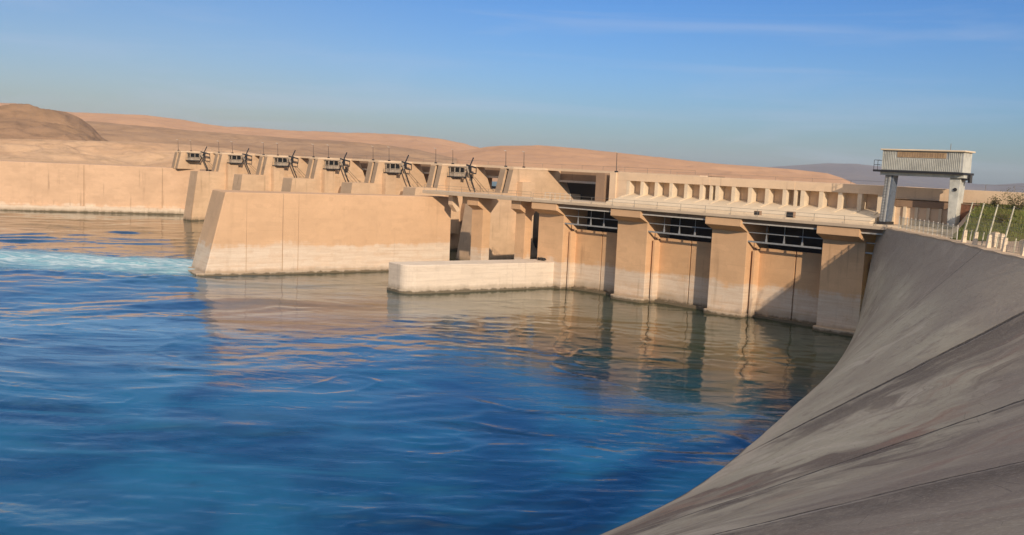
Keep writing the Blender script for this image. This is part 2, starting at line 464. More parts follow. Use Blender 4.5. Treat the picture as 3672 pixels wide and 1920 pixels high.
def grass_mat():
    k = NT('grassy_bank'); p = k.pos()
    n1 = k.noise(k.scale(p, (1, 1, 2)), 0.35, 5, 0.6); n2 = k.noise(p, 2.5, 6, 0.7)
    col = k.mix(k.ramp(n1, 0.38, 0.65), (0.085, 0.10, 0.022), (0.15, 0.14, 0.04))
    col = k.mix(k.math('MULTIPLY', k.ramp(n2, 0.45, 0.75), 0.6), col, (0.045, 0.06, 0.015))
    return k.set(col, 0.95, k.bump(n2, 0.6, 0.2), Specular_IOR_Level=0.1)
M['grass'] = grass_mat()
def leaf_mat(name, a, b):
    k = NT(name); p = k.pos()
    col = k.mix(k.ramp(k.noise(p, 1.3, 3), 0.35, 0.65), a, b)
    return k.set(col, 0.8, Specular_IOR_Level=0.2)
M['blade'] = leaf_mat('grass_blade', (0.10, 0.13, 0.028), (0.17, 0.16, 0.05))
M['bush'] = leaf_mat('dry_leaf', (0.06, 0.07, 0.02), (0.13, 0.10, 0.045))
M['twig'] = plain('twig', (0.10, 0.07, 0.045), 0.9)
def ground_mat():
    k = NT('gravel_ground'); p = k.pos()
    n1 = k.noise(p, 0.2, 5); n2 = k.noise(p, 3.0, 8, 0.7)
    col = k.mix(k.ramp(n1, 0.35, 0.65), (0.40, 0.30, 0.21), (0.31, 0.225, 0.15))
    col = k.mix(k.math('MULTIPLY', k.ramp(n2, 0.45, 0.75), 0.5), col, (0.20, 0.145, 0.095))
    return k.set(col, 0.95, k.bump(n2, 0.5, 0.08))
M['ground'] = ground_mat()

def water_mat():
    k = NT('river_water'); p = k.pos(); x = k.xyz(p)
    # slow swirls of clearer and more turbid water
    sw = k.noise(k.scale(p, (1, 0.75, 1), (0, 0, 0.5)), 0.045, 5, 0.55, 1.2)
    col = k.mix(k.ramp(sw, 0.36, 0.66), (0.002, 0.040, 0.115), (0.012, 0.125, 0.250))
    # green, silty water near the dam, with the walls' dark olive reflection painted in: distance to the line of the dam
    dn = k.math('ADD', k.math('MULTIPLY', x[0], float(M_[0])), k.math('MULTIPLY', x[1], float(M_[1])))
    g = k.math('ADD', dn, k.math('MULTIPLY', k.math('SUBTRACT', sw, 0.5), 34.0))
    st = k.noise(k.scale(p, (0.30, 1.5, 1), (0, 0, -0.33)), 0.075, 6, 0.6, 1.6)
    col = k.mix(k.math('MULTIPLY', k.ramp(st, 0.53, 0.66), 0.85), col, (0.002, 0.022, 0.045))
    col = k.mix(k.math('MULTIPLY', k.ramp(st, 0.44, 0.30), 0.5), col, (0.025, 0.165, 0.29))
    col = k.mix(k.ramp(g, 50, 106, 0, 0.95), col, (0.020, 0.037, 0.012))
    # churned white water, carried in vertex attribute 'foam' and broken up
    at = k.n('ShaderNodeAttribute', attribute_name='foam').outputs['Fac']
    fn = k.noise(k.scale(p, (0.30, 1.0, 1), (0, 0, 0.12)), 0.55, 8, 0.66, 0.8)
    sky_f = k.n('ShaderNodeAttribute', attribute_name='sky_refl').outputs['Fac']
    an = k.noise(k.scale(p, (0.35, 1.0, 1), (0, 0, 0.2)), 0.22, 6, 0.6, 1.0)
    col = k.mix(k.math('MULTIPLY', sky_f, k.ramp(an, 0.40, 0.62)), col, (0.10, 0.235, 0.37))  # paler patches: sky reflection painted into the water colour
    f = k.ramp(k.math('ADD', at, k.math('MULTIPLY', k.math('SUBTRACT', fn, 0.5), 0.9)), 0.22, 0.95, 0, 0.9)
    f3 = k.ramp(k.noise(k.scale(p, (0.25, 0.9, 1), (0, 0, 0.1)), 0.9, 8, 0.7, 1.0), 0.42, 0.62)
    col = k.mix(f, col, k.mix(k.math('MULTIPLY', f3, f), (0.20, 0.45, 0.53), (0.70, 0.80, 0.82)))
    rough = k.math('ADD', 0.045, k.math('MULTIPLY', f, 0.5))
    b1 = k.noise(k.scale(p, (0.45, 1.0, 1), (0, 0, 0.25)), 0.75, 5, 0.55, 0.7)
    b2 = k.noise(k.scale(p, (0.5, 1.0, 1), (0, 0, -0.2)), 2.6, 4, 0.55, 0.3)
    calm = k.ramp(k.noise(p, 0.035, 4, 0.6, 0.8), 0.36, 0.60, 0.25, 1.0)
    h = k.math('ADD', b1, k.math('MULTIPLY', b2, 0.22))
    h = k.math('MULTIPLY', h, calm)
    nb = k.bump(h, 0.16, 0.26)
    return k.set(col, rough, nb, IOR=1.333, Specular_IOR_Level=0.5)
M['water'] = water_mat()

# ------------------------------------------------------------------ water
def build_water():
    az = np.radians(np.r_[np.linspace(-72, -31, 80)[:-1], np.linspace(-31, 22, 640), np.linspace(22, 62, 60)[1:]])
    r = 14.0 * (900.0 / 14.0) ** np.linspace(0, 1, 760)
    A, Rr = np.meshgrid(az, r)
    X = np.sin(A) * Rr; Y = np.cos(A) * Rr
    c, s = math.cos(0.35), math.sin(0.35)
    U = X * c + Y * s; V = -X * s + Y * c
    wx = fbm(X / 30, Y / 30, 3, 5); wy = fbm(X / 30, Y / 30, 3, 9)
    calm = np.clip(0.55 + 1.1 * fbm(X / 45 + 3.1, Y / 45, 3, 21), 0.2, 1.3)
    left = np.clip((-X + 15) / 50, 0, 1)
    far = np.clip((Y - 60) / 60, 0, 1)
    rough = calm * (0.45 + 0.75 * np.maximum(left, 0.45 * far))
    Z = 0.42 * fbm((U + 10 * wx) / 22, (V + 10 * wy) / 7.5, 3, 1) * rough
    Z += 0.09 * fbm((X + 4 * wx) / 5.2, (Y + 4 * wy) / 2.4, 3, 2) * rough
    Z += 0.025 * fbm(X / 1.9, Y / 0.95, 2, 3) * rough * np.clip(140 / Rr, 0, 1)
    # patches of short steep wavelets and thin curling eddy lines
    patch = np.clip(2.2 * (fbm(X / 34 + 7.7, Y / 16, 3, 71) + 0.10), 0, 1)
    rdg = 1 - 2 * np.abs(fbm((X + 5 * wx) / 6.0, (Y + 5 * wy) / 2.0, 3, 81))
    Z += 0.13 * np.clip(rdg, 0, 1) ** 2 * patch * (0.35 + 0.75 * np.maximum(left, 0.35 * far))
    rd2 = 1 - 2 * np.abs(fbm((X + 3 * wx) / 2.6 + 40, (Y + 3 * wy) / 1.0, 2, 83))
    Z -= 0.032 * np.clip(rd2, 0, 1) ** 2 * np.clip(2.5 * (fbm(X / 22 + 1.7, Y / 9, 3, 73) + 0.05), 0, 1) * np.clip(180 / Rr, 0.3, 1)
    ed = fbm((X + 26 * wx) / 26, (Y + 26 * wy) / 13, 2, 91)
    Z += 0.045 * np.exp(-(ed / 0.026) ** 2) * np.clip(0.5 + 2 * fbm(X / 20, Y / 12, 2, 95), 0, 1)
    sw_ = fbm((X * 0.94 - Y * 0.34 + 12 * wx) / 46, (X * 0.34 + Y * 0.94 + 12 * wy) / 8.5, 2, 97)
    Z += 0.55 * sw_ * np.clip((-X + 5) / 25, 0, 1) * np.clip((95 - Y) / 30, 0, 1)
    # tongue of white water spilling past the nose of the divide wall
    axis = 166 + 0.06 * (X + 60) + 6 * fbm(X / 22, Y * 0, 3, 31)
    edge_ = np.clip((-X - 46 - 0.25 * (Y - 158)) / 7, 0, 1)
    band = np.exp(-((Y - axis) / 13.0) ** 2) * edge_
    back = 0.5 * np.exp(-((Y - axis - 17) / 11) ** 2) * edge_
    foam = np.clip(1.15 * band + 0.6 * back * (0.5 + fbm(X / 9, Y / 6, 3, 41)), 0, 1)
    Z += 0.55 * band + 0.6 * foam * fbm(X / 4.0, Y / 3.0, 4, 51)
    foam = np.maximum(foam, 0.9 * np.clip(fbm(X / 14, Y / 5, 4, 61) - 0.42, 0, 1) * left)
    sky_refl = np.clip((-X + 2) / 30, 0, 1) * np.exp(-((Y - 112) / 38) ** 2) * np.clip(0.75 + 1.6 * fbm((X + 8 * wx) / 40, (Y + 8 * wy) / 13, 3, 111), 0, 1)  # mask for the painted sky reflection
    P = np.stack([X, Y, Z], -1)
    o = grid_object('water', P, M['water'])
    a2 = o.data.attributes.new('sky_refl', 'FLOAT', 'POINT')
    a2.data.foreach_set('value', sky_refl.reshape(-1).astype(np.float32))
    a = o.data.attributes.new('foam', 'FLOAT', 'POINT')
    a.data.foreach_set('value', foam.reshape(-1).astype(np.float32))
    tag(o, kind='structure')
build_water()

# ------------------------------------------------------------------ hills (ridge outlines at their own distances)
F_, CX_, CY_ = 2500.2, 1288.0, 673.5
def at_range(px, py, rng_):
    v = np.array([_fw.x, _fw.y, _fw.z]) * F_ + np.array([_r.x, _r.y, _r.z]) * (px - CX_) - np.array([_u.x, _u.y, _u.z]) * (py - CY_)
    return math.atan2(v[0], v[1]), CAM_H + v[2] / math.hypot(v[0], v[1]) * rng_

def hill(name, ridge, rng_, r0, r1, z0, mat, rough, seed, nr=70, na=420, sc=1.0):
    e = [at_range(a, b, rng_) for a, b in ridge]
    az = np.linspace(e[0][0], e[-1][0], na)
    zr = np.interp(az, [q[0] for q in e], [q[1] for q in e])
    t = np.concatenate([np.linspace(0, 1, nr), 1 + np.linspace(0.05, 1, nr // 3)])
    rows = []
    for q in t:
        if q <= 1:
            rr = r0 + (rng_ - r0) * q; w = math.sin(q * math.pi / 2) ** 1.25
        else:
            rr = rng_ + (r1 - rng_) * (q - 1); w = math.cos((q - 1) * math.pi / 2)
        x = np.sin(az) * rr; y = np.cos(az) * rr
        z = z0 + (zr - z0) * w
        rid = 1 - 2.0 * np.abs(fbm(x / (rough * 9 * sc), y / (rough * 9 * sc), 4, seed))
        z = z + rough * (rid - 0.75) * min(1, 3.2 * abs(1 - q) + 0.12) * min(1, 4 * q)
        rows.append(np.stack([x, y, z], -1))
    o = grid_object(name, np.array(rows), mat)
    tag(o, kind='structure')
    return o

hill('mountain', [(1500, 432), (1700, 431), (1850, 426), (1950, 420), (2010, 416), (2080, 411), (2150, 413), (2230, 421),
               (2300, 434), (2400, 452), (2450, 464), (2500, 466), (2576, 461), (2700, 452), (2900, 440)], 7600, 5200, 8600, 0, M['hill_blue'], 30, 3, sc=3)
hill('hill', [(-500, 235), (-250, 250), (0, 262), (40, 264), (91, 276), (182, 286), (365, 293), (470, 306), (561, 319), (700, 328), (850, 335), (1000, 340),
              (1100, 350), (1160, 361), (1210, 374), (1300, 392), (1420, 410)], 2300, 1250, 3000, 4, M['hill_tan'], 7, 7, sc=2)
hill('hill', [(1040, 396), (1120, 385), (1180, 378), (1225, 371), (1260, 367.5), (1350, 367.5), (1450, 375), (1600, 390), (1750, 408), (1900, 420), (2000, 428),
              (2080, 437), (2115, 447), (2140, 458), (2170, 472), (2230, 482)], 1500, 800, 2000, 6, M['hill_tan'], 4.5, 15, sc=2.2)
hill('hill', [(-500, 285), (-200, 290), (60, 296), (200, 306), (364, 319), (480, 330), (561, 337), (700, 347), (800, 353), (950, 364), (1050, 378), (1150, 400)],
     1150, 620, 1500, 6, M['hill_brown'], 5, 23, sc=1.6)
hill('hill', [(-500, 262), (-200, 268), (0, 275), (40, 268), (75, 270), (100, 280), (164, 290), (200, 304), (233, 326), (256, 350), (290, 372)],
     760, 420, 1000, 8, M['hill_mound'], 12, 29, nr=110, sc=0.6)
hill('hill', [(-520, 345), (-200, 347), (0, 350), (150, 353), (330, 358), (450, 363), (560, 373), (640, 386), (760, 410)], 392, 331, 470, 13.9, M['hill_slope'], 2.2, 37, nr=60)

# ------------------------------------------------------------------ wing wall in the foreground (warped, ruled cross-sections at constant y)
B_ = [(127.5, 44.8), (126.2, 44.4), (105.2, 35.1), (95.9, 30.6), (86.5, 25.6), (78.3, 21.4), (65.3, 14.4), (60.4, 11.4), (56.9, 8.9), (52.8, 5.5),
      (47, 0.5), (40, -7), (33, -17), (27, -30), (10, -48), (-12, -70)][::-1]
Tt = [(127.5, 46.3, 14.2), (121.8, 46.1, 14.2), (100.8, 44.7, 14.2), (87.8, 42.5, 14.2), (81.1, 41.8, 14.2), (66, 40.2, 14.4), (52, 37.5, 14.9),
      (38, 33, 15.6), (25, 26, 16.5), (13, 16, 17.3), (4, 8, 17.9), (-12, -8, 18.3)][::-1]
by = [q[0] for q in B_]; bx = [q[1] for q in B_]
ty = [q[0] for q in Tt]; tx = [q[1] for q in Tt]; tz = [q[2] for q in Tt]
def smooth_interp(y, ks, vs, w=4.0):
    o = np.linspace(-w, w, 9)
    return np.mean([np.interp(y + q, ks, vs) for q in o], axis=0)
def top_edge(y):
    return float(smooth_interp(np.array([y]), ty, tx, 3)[0]), float(smooth_interp(np.array([y]), ty, tz, 3)[0])
def build_wing():
    ys = np.linspace(-10, 124.5, 170)
    ys = np.r_[ys, 125.6, 126.4]
    b = np.interp(ys, by, bx); b[5:-14] = smooth_interp(ys, by, bx, 2.5)[5:-14]
    tX = smooth_interp(ys, ty, tx, 3); tZ = smooth_interp(ys, ty, tz, 3)
    V = np.r_[np.linspace(-0.16, 0, 5)[:-1], np.linspace(0, 1, 60)]
    rows = []
    for v in V:
        X = b + (tX - b) * v; Z = tZ * v
        Z = Z - 0.25 * np.sin(np.clip(v, 0, 1) * math.pi) * np.clip((70 - ys) / 40, 0, 1)
        Z = Z + 0.05 * fbm(X / 3, ys / 3, 3, 77)
        rows.append(np.stack([X, ys, Z], -1))
    root = empty('wing_wall', (42.0, 80.0, 14.0))
    tag(root, 'sloping grey stained concrete wall in shade filling the lower right corner', 'retaining wall')
    P = np.array(rows) - np.array([42.0, 80.0, 14.0])
    grid_object('face', P[::-1], M['wing'], parent=root)
    # coping: a raised strip along the top, its sunlit upper side sloping back
    mb = MB()
    yy = np.linspace(-10, 126.0, 120)
    prof = [(0.0, -0.25), (0.0, 0.14), (0.25, 0.16), (2.2, 0.2), (2.2, -0.25)]
    vs = []
    for y in yy:
        x, z = top_edge(y)
        for dx, dz in prof: vs.append((x + dx + 0.02 - 42.0, y - 80.0, z + dz - 14.0 + (0.04 * math.sin(y * 1.3) if dz > 0.1 else 0)))
    n = len(prof)
    fs = [(i * n + j, i * n + (j + 1) % n, (i + 1) * n + (j + 1) % n, (i + 1) * n + j) for i in range(len(yy) - 1) for j in range(n)]
    fs += [tuple(range(n)), tuple(range((len(yy) - 1) * n, len(yy) * n))[::-1]]
    mb.add(vs, fs); mb.build('coping', M['coping'], root)
build_wing()

# ------------------------------------------------------------------ ground behind the wing wall, grass bank
def bank_z(x, y):
    s = x * T_[0] + y * T_[1]; m = x * M_[0] + y * M_[1] + N0
    zb = np.interp(m, [-80, -60, -36, -22, -15.5, 8.5, 60], [14.4, 14.25, 14.2, 14.3, 14.85, 17.75, 17.9])
    w = np.clip((s - np.interp(m, [-16, 8.5], [-40.5, -47.5])) / 3.0, 0, 1); w = w * w * (3 - 2 * w)
    return 14.40 * (1 - w) + zb * w
def build_ground():
    ys = np.linspace(-40, 190, 180)
    rows = []
    for q in np.linspace(0, 1, 90):
        yy = ys
        x0 = smooth_interp(np.clip(yy, -12, 126.5), ty, tx, 3) + 1.6
        X = x0 + (q ** 1.6) * 150
        m = X * M_[0] + yy * M_[1] + N0
        Z = bank_z(X, yy) + 0.12 * fbm(X / 4, yy / 4, 3, 88)
        tzv = smooth_interp(np.clip(yy, -12, 126.5), ty, tz, 3)
        near = np.clip((X - x0) / 6, 0, 1)
        Z = (tzv + 0.15) * (1 - near) + np.maximum(Z, tzv - 0.3) * near
        Z = np.where(yy < 40, np.maximum(tzv + 0.1, 0) + 0.02 * (X - x0), Z)
        rows.append(np.stack([X, yy, Z], -1))
    P = np.array(rows)
    return P
GP = build_ground()
go = grid_object('ground', GP, M['ground']); tag(go, kind='structure')

# ------------------------------------------------------------------ intake dam
dam_root = empty('intake_dam', dam(-80, 0, 0), TH)
tag(dam_root, 'long tan concrete intake structure with four gate bays between broad piers', 'dam')
def D(mb): # shift verts into the dam thing's local frame (origin s=-80)
    mb.v = [(x + 80, y, z) for x, y, z in mb.v]; return mb

PIERS = [(-111.6, -106.05), (-95.0, -89.25), (-77.9, -72.1), (-60.85, -55.0)]
def pier_mb(s0, s1, foot):
    mb = MB()
    mb.prism_x([(0, -4), (0, 12.15), (-2.0, 12.95), (-2.0, 14.10), (6, 14.10), (6, -4)], s0, s1)
    return mb
for i, (s0, s1) in enumerate(PIERS):
    b = D(pier_mb(s0, s1, 0)).build('pier', M['concrete'], dam_root, bevel=0.06)
    # rounded footing at the waterline
    if i:
        ft = MB()
        pts = []
        for k in range(13):
            a = math.pi * k / 12
            pts.append(((s0 + s1) / 2 - (s1 - s0 + 0.5) / 2 * math.cos(a), -0.35 - 0.75 * math.sin(a) ** 0.6))
        poly = [(s1 + 0.25, 1.2)] + [(x, y) for x, y in pts[::-1]] + [(s0 - 0.25, 1.2)]
        ft.prism_z(poly[::-1], -4, 0.62); D(ft)
        p2 = [(x * 1.0, y - 0.0) for x, y in poly]
        f = ft.build('footing', M['concrete'], b, bevel=0.1)

# intake bays: gate wall, recess, girder, frame of pipes
BAYS = [(-106.05, -95.0), (-89.25, -77.9), (-72.1, -60.85), (-55.0, -41.0)]
for i, (a, c) in enumerate(BAYS):
    gw = MB()
    mid = a + (c - a) * 0.56
    gw.box(a + 0.752, mid - 0.12, 2.5, 3.0, -4, 9.95)
    gw.box(mid + 0.12, c, 2.5, 3.0, -4, 9.95)
    gw.box(mid - 0.12, mid + 0.12, 2.85, 3.0, -4, 9.90)
    gw.box(a + 0.752, c, 1.9, 2.497, -4, 0.42)
    D(gw).build('gate_wall', M['gate'], dam_root)
    jb = MB(); jb.box(a + 0.35, a + 0.75, 1.1, 2.7, -4, 9.6); D(jb).build('jamb', M['concrete'], dam_root, bevel=0.04)
    gl = MB(); gl.box(a, a + 0.35, 1.9, 2.4, -4, 9.95); D(gl).build('gate_slot', M['shade'], dam_root)
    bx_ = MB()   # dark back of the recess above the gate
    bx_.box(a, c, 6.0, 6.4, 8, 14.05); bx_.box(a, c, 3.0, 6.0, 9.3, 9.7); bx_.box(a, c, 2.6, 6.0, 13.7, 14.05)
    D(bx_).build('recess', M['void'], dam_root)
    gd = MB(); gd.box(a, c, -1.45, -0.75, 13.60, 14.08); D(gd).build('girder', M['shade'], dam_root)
    fl = MB(); fl.box(a, c, -1.60, -0.70, 13.42, 13.598); D(fl).build('flange', M['palesteel'], dam_root)
    fr = D(MB().box(a + 0.02, c - 0.02, 0.15, 0.40, 10.78, 11.0)).build('pipe_frame', M['steel'], dam_root)
    r2 = D(MB().box(a + 0.02, c - 0.02, 0.2, 0.36, 12.1, 12.24)).build('rail', M['steel'], fr)
    for q in (0.25, 0.49, 0.73):
        x = a + (c - a) * q
        pv = MB(); pv.prism_y([(x - 0.16, 11.0), (x + 0.16, 11.0), (x + 0.05, 11.9), (x + 0.05, 12.1), (x - 0.05, 12.1), (x - 0.05, 11.9)], 0.24, 0.33)
        D(pv).build('post', M['steel'], fr)
        pu = MB(); pu.box(x - 0.04, x + 0.04, 0.26, 0.32, 12.24, 13.42); D(pu).build('post', M['steel'], fr)

# narrow pillars of the open bays at the left
for (s0, s1, e) in ((-127.75, -124.9, 1.9), (-116.9, -114.7, 1.7)):
    mb = MB(); mb.prism_x([(0, -4), (0, 11.9), (-1.3, 12.6), (-1.3, 14.04), (e, 14.04), (e, -4)], s0, s1)
    D(mb).build('pillar', M['concrete'], dam_root, bevel=0.05)
    br = MB(); br.prism_x([(e + 0.003, 11.0), (e + 2.2, 13.4), (e + 2.2, 14.04), (e + 0.003, 14.04)], s0 + 0.2, s1 - 0.3)
    D(br).build('bracket', M['concrete'], dam_root)
# stub beam hanging in the left open bay
st = MB(); st.prism_x([(-0.6, 12.3), (0.6, 11.0), (1.3, 11.3), (0.5, 14.04), (-0.6, 14.04)], -133.4, -132.3)
D(st).build('bracket', M['crest'], dam_root)
lb = MB(); lb.box(-131.6, -127.752, 1.2, 2.0, 12.6, 14.04); D(lb).build('lintel', M['crest'], dam_root)

# deck slab, with thin kerb; bridge part on the left
dk = MB(); dk.box(-111.6, -38, -2.25, 9.0, 14.10, 14.50); dk.box(-138.8, -111.6, -2.25, 2.3, 14.045, 14.62)
D(dk).build('deck', M['deck'], dam_root, bevel=0.03)
kb = MB(); kb.box(-111.6, -50, -1.75, -1.45, 14.503, 14.72); D(kb).build('kerb', M['pale'], dam_root)
# body under the deck
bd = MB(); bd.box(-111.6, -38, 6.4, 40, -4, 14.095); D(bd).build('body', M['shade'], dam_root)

# crest wall with its row of recesses
NS = [(-99.95 + 2.84 * i) for i in range(16)]
cw = MB()
cw.box(-102.3, -100.2, 8.6, 20, 14.503, 18.3)
cw.box(-102.3, -55.9, 8.55, 20, 18.3, 19.52)
cw.box(-102.3, -20, 10.2, 20, 14.503, 18.297)
cw.box(-55.9, -20, 8.75, 20, 17.9, 19.50)
crest = D(cw).build('crest_wall', M['crest'], dam_root)
lg = MB(); lg.prism_x([(3.4, 14.503), (3.4, 14.85), (10.197, 16.3), (10.197, 14.503)], -100.2, -56.2)
D(lg).build('ledge', M['pale'], dam_root)
for i, s in enumerate(NS):
    w = 0.62 if i not in (5, 10) else 0.62
    mb = MB(); mb.prism_x([(8.6, 15.4), (8.6, 18.297), (10.197, 18.297), (10.197, 15.4)], s - w / 2, s + w / 2)
    mb.prism_x([(6.6, 14.9), (6.6, 15.62), (8.6, 16.06), (8.6, 14.9)], s - w / 2 + 0.05, s + w / 2 - 0.05)
    b = D(mb).build('buttress', M['pale'], crest)
    if i in (6, 11):
        m2 = MB(); m2.prism_x([(8.62, 15.4), (8.62, 18.297), (10.197, 18.297), (10.197, 15.4)], s - 1.35, s - 0.95)
        m2.box(s - 0.95, s - w / 2, 9.7, 10.19, 15.5, 18.297)
        D(m2).build('buttress', M['pale'], crest)
# joint strips standing slightly proud on the parapet
for s in (-84.2, -69.9):
    D(MB().box(s - 1.3, s - 0.1, 8.50, 8.549, 18.33, 19.50)).build('parapet_panel', M['crest'], crest)
# left end of the crest wall: column, ladder shaft, pillar
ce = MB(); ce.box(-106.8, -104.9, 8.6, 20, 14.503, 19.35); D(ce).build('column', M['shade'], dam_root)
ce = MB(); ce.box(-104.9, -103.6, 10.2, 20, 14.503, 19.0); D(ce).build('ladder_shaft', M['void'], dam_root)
ld = MB()
for x in (-104.6, -103.95): ld.box(x - 0.06, x + 0.06, 9.9, 10.05, 14.503, 19.2)
for q in range(12): ld.box(-104.54, -104.01, 9.93, 10.0, 14.8 + q * 0.36, 14.87 + q * 0.36)
D(ld).build('ladder', M['palesteel'], dam_root)
ce = MB(); ce.box(-103.6, -102.303, 8.3, 20, 14.503, 19.55); D(ce).build('column', M['crest'], dam_root)
# retaining panels behind the crane
rp = MB(); rp.box(-55.9, -42.5, 8.4, 8.745, 14.503, 16.9); D(rp).build('panel_wall', M['crest'], dam_root)
rb = MB(); rb.box(-55.9, -42.5, 8.2, 8.745, 16.903, 17.75); D(rb).build('stained_band', M['rust' if False else 'shade'], dam_root)
for q in range(9):
    s = -55.4 + q * 1.55
    D(MB().box(s, s + 0.4, 8.1, 8.397, 14.503, 16.9)).build('pilaster', M['pale'], dam_root)

def railing(name, pts, h, step, label, group=None, mat='rail', rails=(1.0, 0.55), pr=0.03, rr=0.025, cat='railing'):
    """posts and rails along world points; posts are parts"""
    pts = [Vector(p) for p in pts]
    root = empty(name, pts[0]); tag(root, label, cat, group)
    o = pts[0]
    seg = []; 
    for a, b in zip(pts[:-1], pts[1:]):
        n = max(1, int(round((b - a).length / step)))
        seg += [a.lerp(b, i / n) for i in range(n)]
    seg.append(pts[-1])
    for fr in rails:
        mb = MB()
        for a, b in zip(seg[:-1], seg[1:]):
            mb.tube(a - o + Vector((0, 0, h * fr)), b - o + Vector((0, 0, h * fr)), rr, k=4)
        mb.build('rail', M[mat], root)
    for p in seg[:100]:
        MB().tube(p - o, p - o + Vector((0, 0, h)), pr, k=5).build('post', M[mat], root)
    return root

railing('railing', [dam(-138.6, -2.0, 14.62), dam(-111.8, -2.0, 14.62)], 1.05, 3.3, 'thin handrail on the footbridge over the two open bays', cat='railing')
railing('railing', [dam(-111.4, -1.95, 14.5), dam(-53.0, -1.95, 14.5)], 1.0, 4.2, 'thin dark handrail along the deck edge above the four gates', cat='railing')
railing('railing', [dam(-102.2, 8.9, 19.52), dam(-56.0, 8.9, 19.52)], 0.55, 5.8, 'low thin rail on the parapet above the row of recesses', cat='railing', rails=(1.0,), pr=0.022, rr=0.018)
railing('railing', [dam(-112.8, 2.6, 14.5), dam(-107.2, 2.6, 14.5)], 1.1, 1.1, 'short white handrail at the dark opening beside the ladder shaft', mat='white', cat='railing', pr=0.04, rr=0.035)

def control_box(s, m, z, w, h, label):
    root = empty('control_box', dam(s, m, z), TH); tag(root, label, 'control box', 'boxes on the deck')
    MB().box(-w / 2, w / 2, -0.3, 0.3, 0.12, h).build('cabinet', M['shade'], root, bevel=0.03)
    MB().box(-w / 2 + 0.08, w / 2 - 0.08, -0.33, -0.303, 0.2, h - 0.1).build('door', M['darksteel'], root)
    MB().box(-w / 2, w / 2, -0.25, 0.25, 0, 0.118).build('plinth', M['pale'], root)
control_box(-70.5, -0.4, 14.503, 0.9, 0.75, 'small low cabinet on the deck, left of the two above the third gate')
control_box(-65.4, -0.6, 14.503, 1.1, 1.0, 'taller brown cabinet on the deck, nearest the gantry crane')

# ------------------------------------------------------------------ divide wall and low wall
def wall_prism(name, bottom, top, z0, z1, mat, label, cat, foot=None, bevel=0.12, lip=None):
    o = bottom[0]
    root = empty(name, (o[0], o[1], 0)); tag(root, label, cat)
    b = [(x - o[0], y - o[1]) for x, y in bottom]; t = [(x - o[0], y - o[1]) for x, y in top]
    MB().prism_z(b, z0, z1, t).build('wall', mat, root, bevel=bevel)
    if foot:
        MB().prism_z([(x - o[0], y - o[1]) for x, y in foot], z0, 0.55).build('footing', mat, root, bevel=0.08)
    return root
d_ = np.array([0.80, 0.597]); q_ = np.array([-0.597, 0.80])
A0 = np.array([-49.75, 156.7]); L0 = np.array([-54.5, 164.2])
Aend = A0 + d_ * 47.6
def P2(p): return (float(p[0]), float(p[1]))
back = L0 + q_ * 1.4 + d_ * 2.5
At = A0 + d_ * 4.3 + q_ * 0.15; Lt = np.array([-51.2, 168.3])
bot = [P2(A0), P2(Aend), P2(Aend + q_ * 4.2), P2(A0 + q_ * 9.0 + d_ * 3.6), P2(L0)]
top = [P2(At), P2(Aend + q_ * 0.25), P2(Aend + q_ * 4.0), P2(A0 + q_ * 9.2 + d_ * 8.0), P2(Lt)]
ft = [P2(A0 - d_ * 0.45 - q_ * 0.35), P2(Aend - q_ * 0.35), P2(Aend + q_ * 4.5), P2(A0 + q_ * 9.3 + d_ * 2.6), P2(L0 - d_ * 0.5 + q_ * 0.1)]
dw = wall_prism('divide_wall', bot, top, -4, 13.5, M['divide'],
                'tall tan dividing wall with sloping nose and white waterline band', 'dividing wall', ft)
# vertical joints of the divide wall: shallow strips
for k_, w_ in ((14.2, 0.09), (17.0, 0.05), (7.9, 0.05)):
    a = A0 + d_ * k_
    mb = MB()
    n_ = 6
    p0 = a - A0; p1 = a + q_ * 0.0 - A0
    f0 = p0 + 0.0 * q_
    # face leans back a little: bottom on the base line, top on the top line
    tt = a + q_ * 0.2 - A0
    mb.bar((p0[0] - q_[0] * 0.01, p0[1] - q_[1] * 0.01, 0.6), (tt[0] - q_[0] * 0.01, tt[1] - q_[1] * 0.01, 13.45), w_, 0.05)
    mb.build('joint', M['joint'], dw)

# low bleached wall in front of the open bays, rounded nose
dl = np.array([0.82, 0.572]); ql = np.array([-0.572, 0.82])
B0 = np.array([-15.9, 147.75]); B1 = B0 + dl * 30.6
def low_outline(off):
    pts = [B1 - ql * off]
    c = B0 + dl * 2.2
    for k in range(9):
        a = math.pi / 2 * k / 8
        pts.append(c - ql * off - dl * (2.2 + off) * math.sin(a) + ql * (2.2 - 2.2 * math.cos(a)) * 0.9)
    pts.append(B0 + ql * 5.2 - dl * (off + 0.1)); pts.append(B1 + ql * 5.2)
    return [P2(p) for p in pts][::-1]
lw_o = P2(B0)
lw = empty('low_wall', (*lw_o, 0)); tag(lw, 'low bleached white wall with flat top before the open bays', 'low wall')
def loc2(ps): return [(x - lw_o[0], y - lw_o[1]) for x, y in ps]
MB().prism_z(loc2(low_outline(0)), -4, 4.3).build('wall', M['lowwall'], lw, bevel=0.1)
MB().prism_z(loc2(low_outline(0.22)), -4, 0.45).build('footing', M['lowwall'], lw, bevel=0.08)
